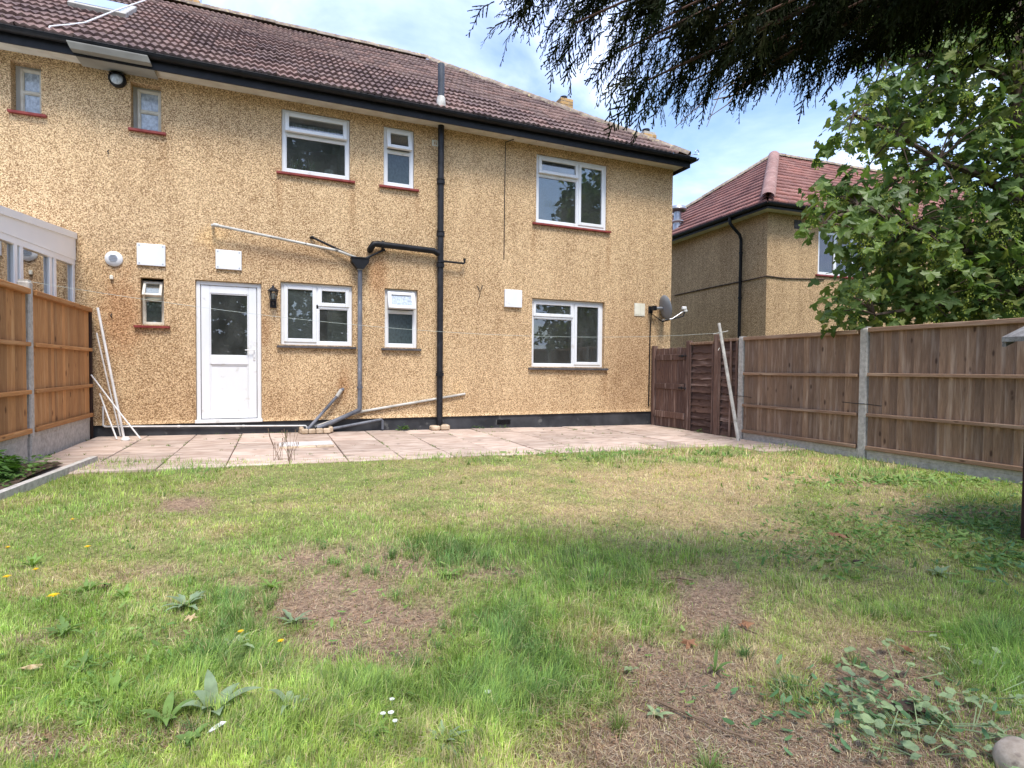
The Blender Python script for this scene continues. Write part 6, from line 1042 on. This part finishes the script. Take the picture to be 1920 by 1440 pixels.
for i, (q, d, s, u, L, rn) in enumerate(cand):
    if i in solo:
        ob = link('leaf', LMES[i % 5], None, sy); ob.matrix_local = Matrix(((d[0]*L, s[0]*L, u[0]*L, q[0]-trunk0[0]), (d[1]*L, s[1]*L, u[1]*L, q[1]-trunk0[1]), (d[2]*L, s[2]*L, u[2]*L, q[2]-trunk0[2]), (0, 0, 0, 1)))
    else:
        b = len(VV); lv = LVS[i % 5]; VV += list(q+lv[:, :1]*d*L+lv[:, 1:2]*s*L+lv[:, 2:3]*u*L); FF += [tuple(b+k for k in f) for f in lf]; kk = .6+.8*rn; CC += [(.115*kk*(1.35 if rn > .7 else 1), .18*kk, .052*kk)]*len(lv)
o = np_mesh('crown', VV, FF, 'leafcol', sy, np.array(CC)); o['kind'] = 'stuff'

# ---- conifer whose boughs hang into the top of the picture
def spray(seed):
    r = random.Random(seed); V, F, = [], []; L = 1.
    def rib(a, b, w0, w1, tri=False):
        a, b = Vector(a), Vector(b); s = (b-a).cross(Vector((0, r.uniform(-.6, .6), 1))).normalized(); i = len(V)
        if tri: V.extend([tuple(a-s*w0), tuple(a+s*w0), tuple(b)]); F.append((i, i+1, i+2)); return
        V.extend([tuple(a-s*w0), tuple(a+s*w0), tuple(b+s*w1), tuple(b-s*w1)]); F.extend([(i, i+1, i+2), (i, i+2, i+3)])
    prev = Vector((0, 0, 0)); n = 13
    for k in range(1, n+1):
        t = k/n; p = Vector((t, .08*math.sin(t*4+seed*1.7), -.28*t*t+.03*math.sin(t*9+seed))); rib(prev, p, .014*(1-.6*t)+.006, .014*(1-.6*(t))+.005)
        sg = 1 if k % 2 else -1; ll = (.34*(1-t)**.7*(.4+.6*min(1, t*3))+.05)*r.uniform(.45, 1.35)
        d = Vector((r.uniform(.55, .95), sg*r.uniform(.3, .75), r.uniform(-.45, .15))).normalized(); m = 3 if ll > .15 else 2; q = p.copy()
        for j in range(1, m+1):
            q2 = p+d*ll*j/m+Vector((0, 0, -.10*ll*(j/m)**2)); rib(q, q2, .017, .013); q = q2
            if j < m+1:
                for sg2 in (-1, 1):
                    dd = (d*.75+Vector((.35, sg2*.5, r.uniform(-.2, .05)))).normalized(); rib(q2-d*ll*.06, q2-d*ll*.06+dd*ll*.34*(1.15-j/m), .019, 0, True)
        prev = p
    return np.array(V), np.array(F)
SPR = [spray(k) for k in range(11)]
ct = np.array([4.3, -.55, gz(4)-.1]); cf = thing('conifer_tree', tuple(ct), 'dark conifer whose drooping boughs hang over the top right of the picture', 'tree')
mb = MB(); mb.tube([tuple(ct), (4.28, -.5, 1.5), (4.2, -.45, 3.5), (4.15, -.4, 5.4), (4.1, -.4, 6.8)], [.24, .21, .17, .10, .03], 12); mb.build('trunk', 'redbark', cf, True)
rr = random.Random(5); CV, CFa, CCo, nb_ = [], [], [], 0
def add_spray(P, d, L, roll, dark=1.):
    global nb_
    V, F_ = SPR[rr.randrange(11)]; d, s, u = frame_of(d, roll); W_ = P+V[:, :1]*d*L+V[:, 1:2]*s*L+V[:, 2:3]*u*L; CV.append(W_); CFa.append(F_+nb_); nb_ += len(W_); k = rr.uniform(.6, 1.3)*dark; CCo.append(np.tile(np.array([[.015*k*(1+.5*rr.random()), .023*k, .008*k]]), (len(W_), 1)))
ends = [((985, 0), 3.1, 1), ((1010, -60), 3.0, 1), ((1075, 45), 3.0, 1), ((1120, -20), 3.2, 1), ((1165, 95), 2.9, 1), ((1215, 150), 2.9, 1), ((1275, 120), 3.1, 1), ((1330, 60), 3.0, 1), ((1345, 130), 3.5, 1), ((1420, 130), 3.1, 1), ((1480, 90), 3.3, 1), ((1535, 125), 3.4, 1), ((1600, 70), 3.1, 1), ((1680, 25), 3.4, 1), ((1760, 20), 3.2, 1), ((1830, -10), 3.4, 1), ((1900, 20), 3.1, 1), ((1960, 0), 2.9, 1),
        ((1130, -150), 3.0, 1), ((1250, -90), 3.2, 1), ((1380, -60), 3.0, 1), ((1500, -100), 3.0, 1), ((1620, -60), 3.0, 1), ((1740, -100), 3.0, 1), ((1850, -80), 3.0, 1), ((1250, 30), 2.7, 1), ((1420, 30), 2.6, 1), ((1560, 30), 2.7, 1), ((1690, -30), 2.6, 1), ((1820, -60), 2.6, 1), ((1060, -30), 3.5, 1), ((1110, 20), 3.5, 1), ((1180, 40), 3.6, 1), ((1230, 80), 3.5, 1), ((1290, 60), 3.6, 1), ((1300, 150), 3.2, 1), ((1370, 85), 3.7, 1), ((1450, 70), 3.7, 1), ((1390, 0), 3.6, 1), ((1510, 50), 3.7, 1), ((1240, -10), 3.5, 1), ((1310, 0), 3.3, 1), ((1160, -60), 3.4, 1)]
for (q, dz_, k) in ends:
    e = PZ(q[0], q[1], dz_*.64); st_ = np.array([4.2, -.45, min(6.5, max(2.9, e[2]+.25+rr.uniform(0, .4)))]); L = np.linalg.norm(e-st_); md = st_*.5+e*.5+np.array([rr.uniform(-.15, .15), rr.uniform(-.15, .15), .28]); pts = []
    for i in range(15): t = i/14; pts.append((1-t)**2*st_+2*t*(1-t)*md+t*t*e)
    mb = MB(); mb.tube([tuple(p) for p in pts], [.030*(1-t/14)+.003 for t in range(15)], 6); mb.build('bough', 'redbark', cf, True)
    for i in range(4, 15):
        P = pts[i]; ax_ = pts[i]-pts[i-1]; ax_ /= np.linalg.norm(ax_); sidev = np.cross(ax_, [0, 0, 1.]); sidev /= np.linalg.norm(sidev)+1e-6; f_ = i/14
        for r_ in range(36 if i < 14 else 28):
            sg = rr.choice((-1, 1))
            if (lambda q_: q_[1][0] < -90 or q_[0][0] > 2050)(project(P[None])) and rr.random() < .72: continue
            d = ax_*rr.uniform(.3, 1.)+sidev*sg*rr.uniform(.1, 1.)*(1.15-f_*.5)+np.array([0, 0, rr.uniform(-.9, -.1)]); add_spray(P+np.array([rr.gauss(0, .035), rr.gauss(0, .035), rr.gauss(0, .03)]), d, rr.uniform(.08, .22)*(1.1-.35*f_), rr.gauss(0, .5))
# the rest of the crown, above the picture
for _ in range(260):
    a, h = rr.uniform(0, 6.28), rr.uniform(3.4, 5.4); R_ = (1-(h-3.2)/4.0)*2.2*rr.random()**.4; P = np.array([4.15+R_*math.cos(a), -.4+R_*math.sin(a), h]); px, py, w = project(P[None])
    if w[0] > .1 and py[0] > -30 and -50 < px[0] < 1970: continue
    add_spray(P, np.array([math.cos(a), math.sin(a), rr.uniform(-.7, .1)]), rr.uniform(.4, .7), rr.gauss(0, .6), 1.1)
o = np_mesh('foliage', np.concatenate(CV), np.concatenate(CFa), 'needle', cf, np.concatenate(CCo)); o['kind'] = 'stuff'
# bare twigs poking out of the conifer
mb = MB()
for P in ([(1400, 135, 3.0), (1330, 180, 3.0), (1265, 240, 3.0)], [(1410, 130, 3.05), (1350, 175, 3.05), (1325, 238, 3.05)], [(1400, 150, 3.0), (1365, 195, 3.0), (1326, 222, 3.0)], [(1390, 175, 3.0), (1338, 187, 3.0)]): mb.tube([tuple(PZ(*q)) for q in P], [.0035, .003, .0015], 5)
mb.build('dead_twig', 'twig', cf)
mb = MB(); mb.tube([tuple(PZ(*q)) for q in ((1560, 40, 3.2), (1480, 110, 3.1), (1430, 140, 3.0), (1376, 172, 2.95))], [.02, .017, .014, .011], 7); mb.build('broken_branch', 'redbark', cf, True)
# ---- trees at the far end of the garden, behind the camera: seen only as reflections in the panes
def back_tree(x, y, h, rad, n, lab, seed):
    rr = random.Random(seed); t = thing('garden_tree', (x, y, 0), lab, 'tree', 'trees at the end of the garden'); mb = MB(); mb.tube([(x, y, -.2), (x, y, h*.5), (x, y, h*.95)], [.2, .14, .03], 8); mb.build('trunk', 'bark', t)
    V, F_, Cc = [], [], []
    for _ in range(n):
        a, zz_ = rr.uniform(0, 6.28), rr.random(); R_ = rad*math.sqrt(max(.02, math.sin(math.pi*(.1+.85*zz_))))*rr.random()**.4; q = np.array([x+R_*math.cos(a), y+R_*math.sin(a), 1.0+(h-1)*zz_]); d, s, u = frame_of(np.array([rr.gauss(0, 1), rr.gauss(0, 1), rr.gauss(-.2, .6)]), rr.uniform(0, 6)); L = rr.uniform(.25, .55); b = len(V); V += [q, q+d*L*.5+s*L*.3, q+d*L, q+d*L*.5-s*L*.3]; F_.append((b, b+1, b+2, b+3)); kk = rr.uniform(.6, 1.4); Cc += [(.05*kk, .085*kk, .028*kk)]*4
    o = np_mesh('crown', V, F_, 'shrub', t, np.array(Cc)); o['kind'] = 'stuff'
back_tree(-3.0, -9.0, 5.0, 2.4, 2600, 'bushy tree at the left end of the garden behind the viewer', 1); back_tree(1.7, -6.5, 11.5, 2.2, 5200, 'tall tree at the middle of the garden end behind the viewer', 2); back_tree(8.5, -9.5, 5.2, 2.6, 2600, 'bushy tree at the right end of the garden behind the viewer', 3); back_tree(15.5, -8.5, 11.0, 2.0, 3000, 'slender tall tree over the side fence behind the viewer', 4)
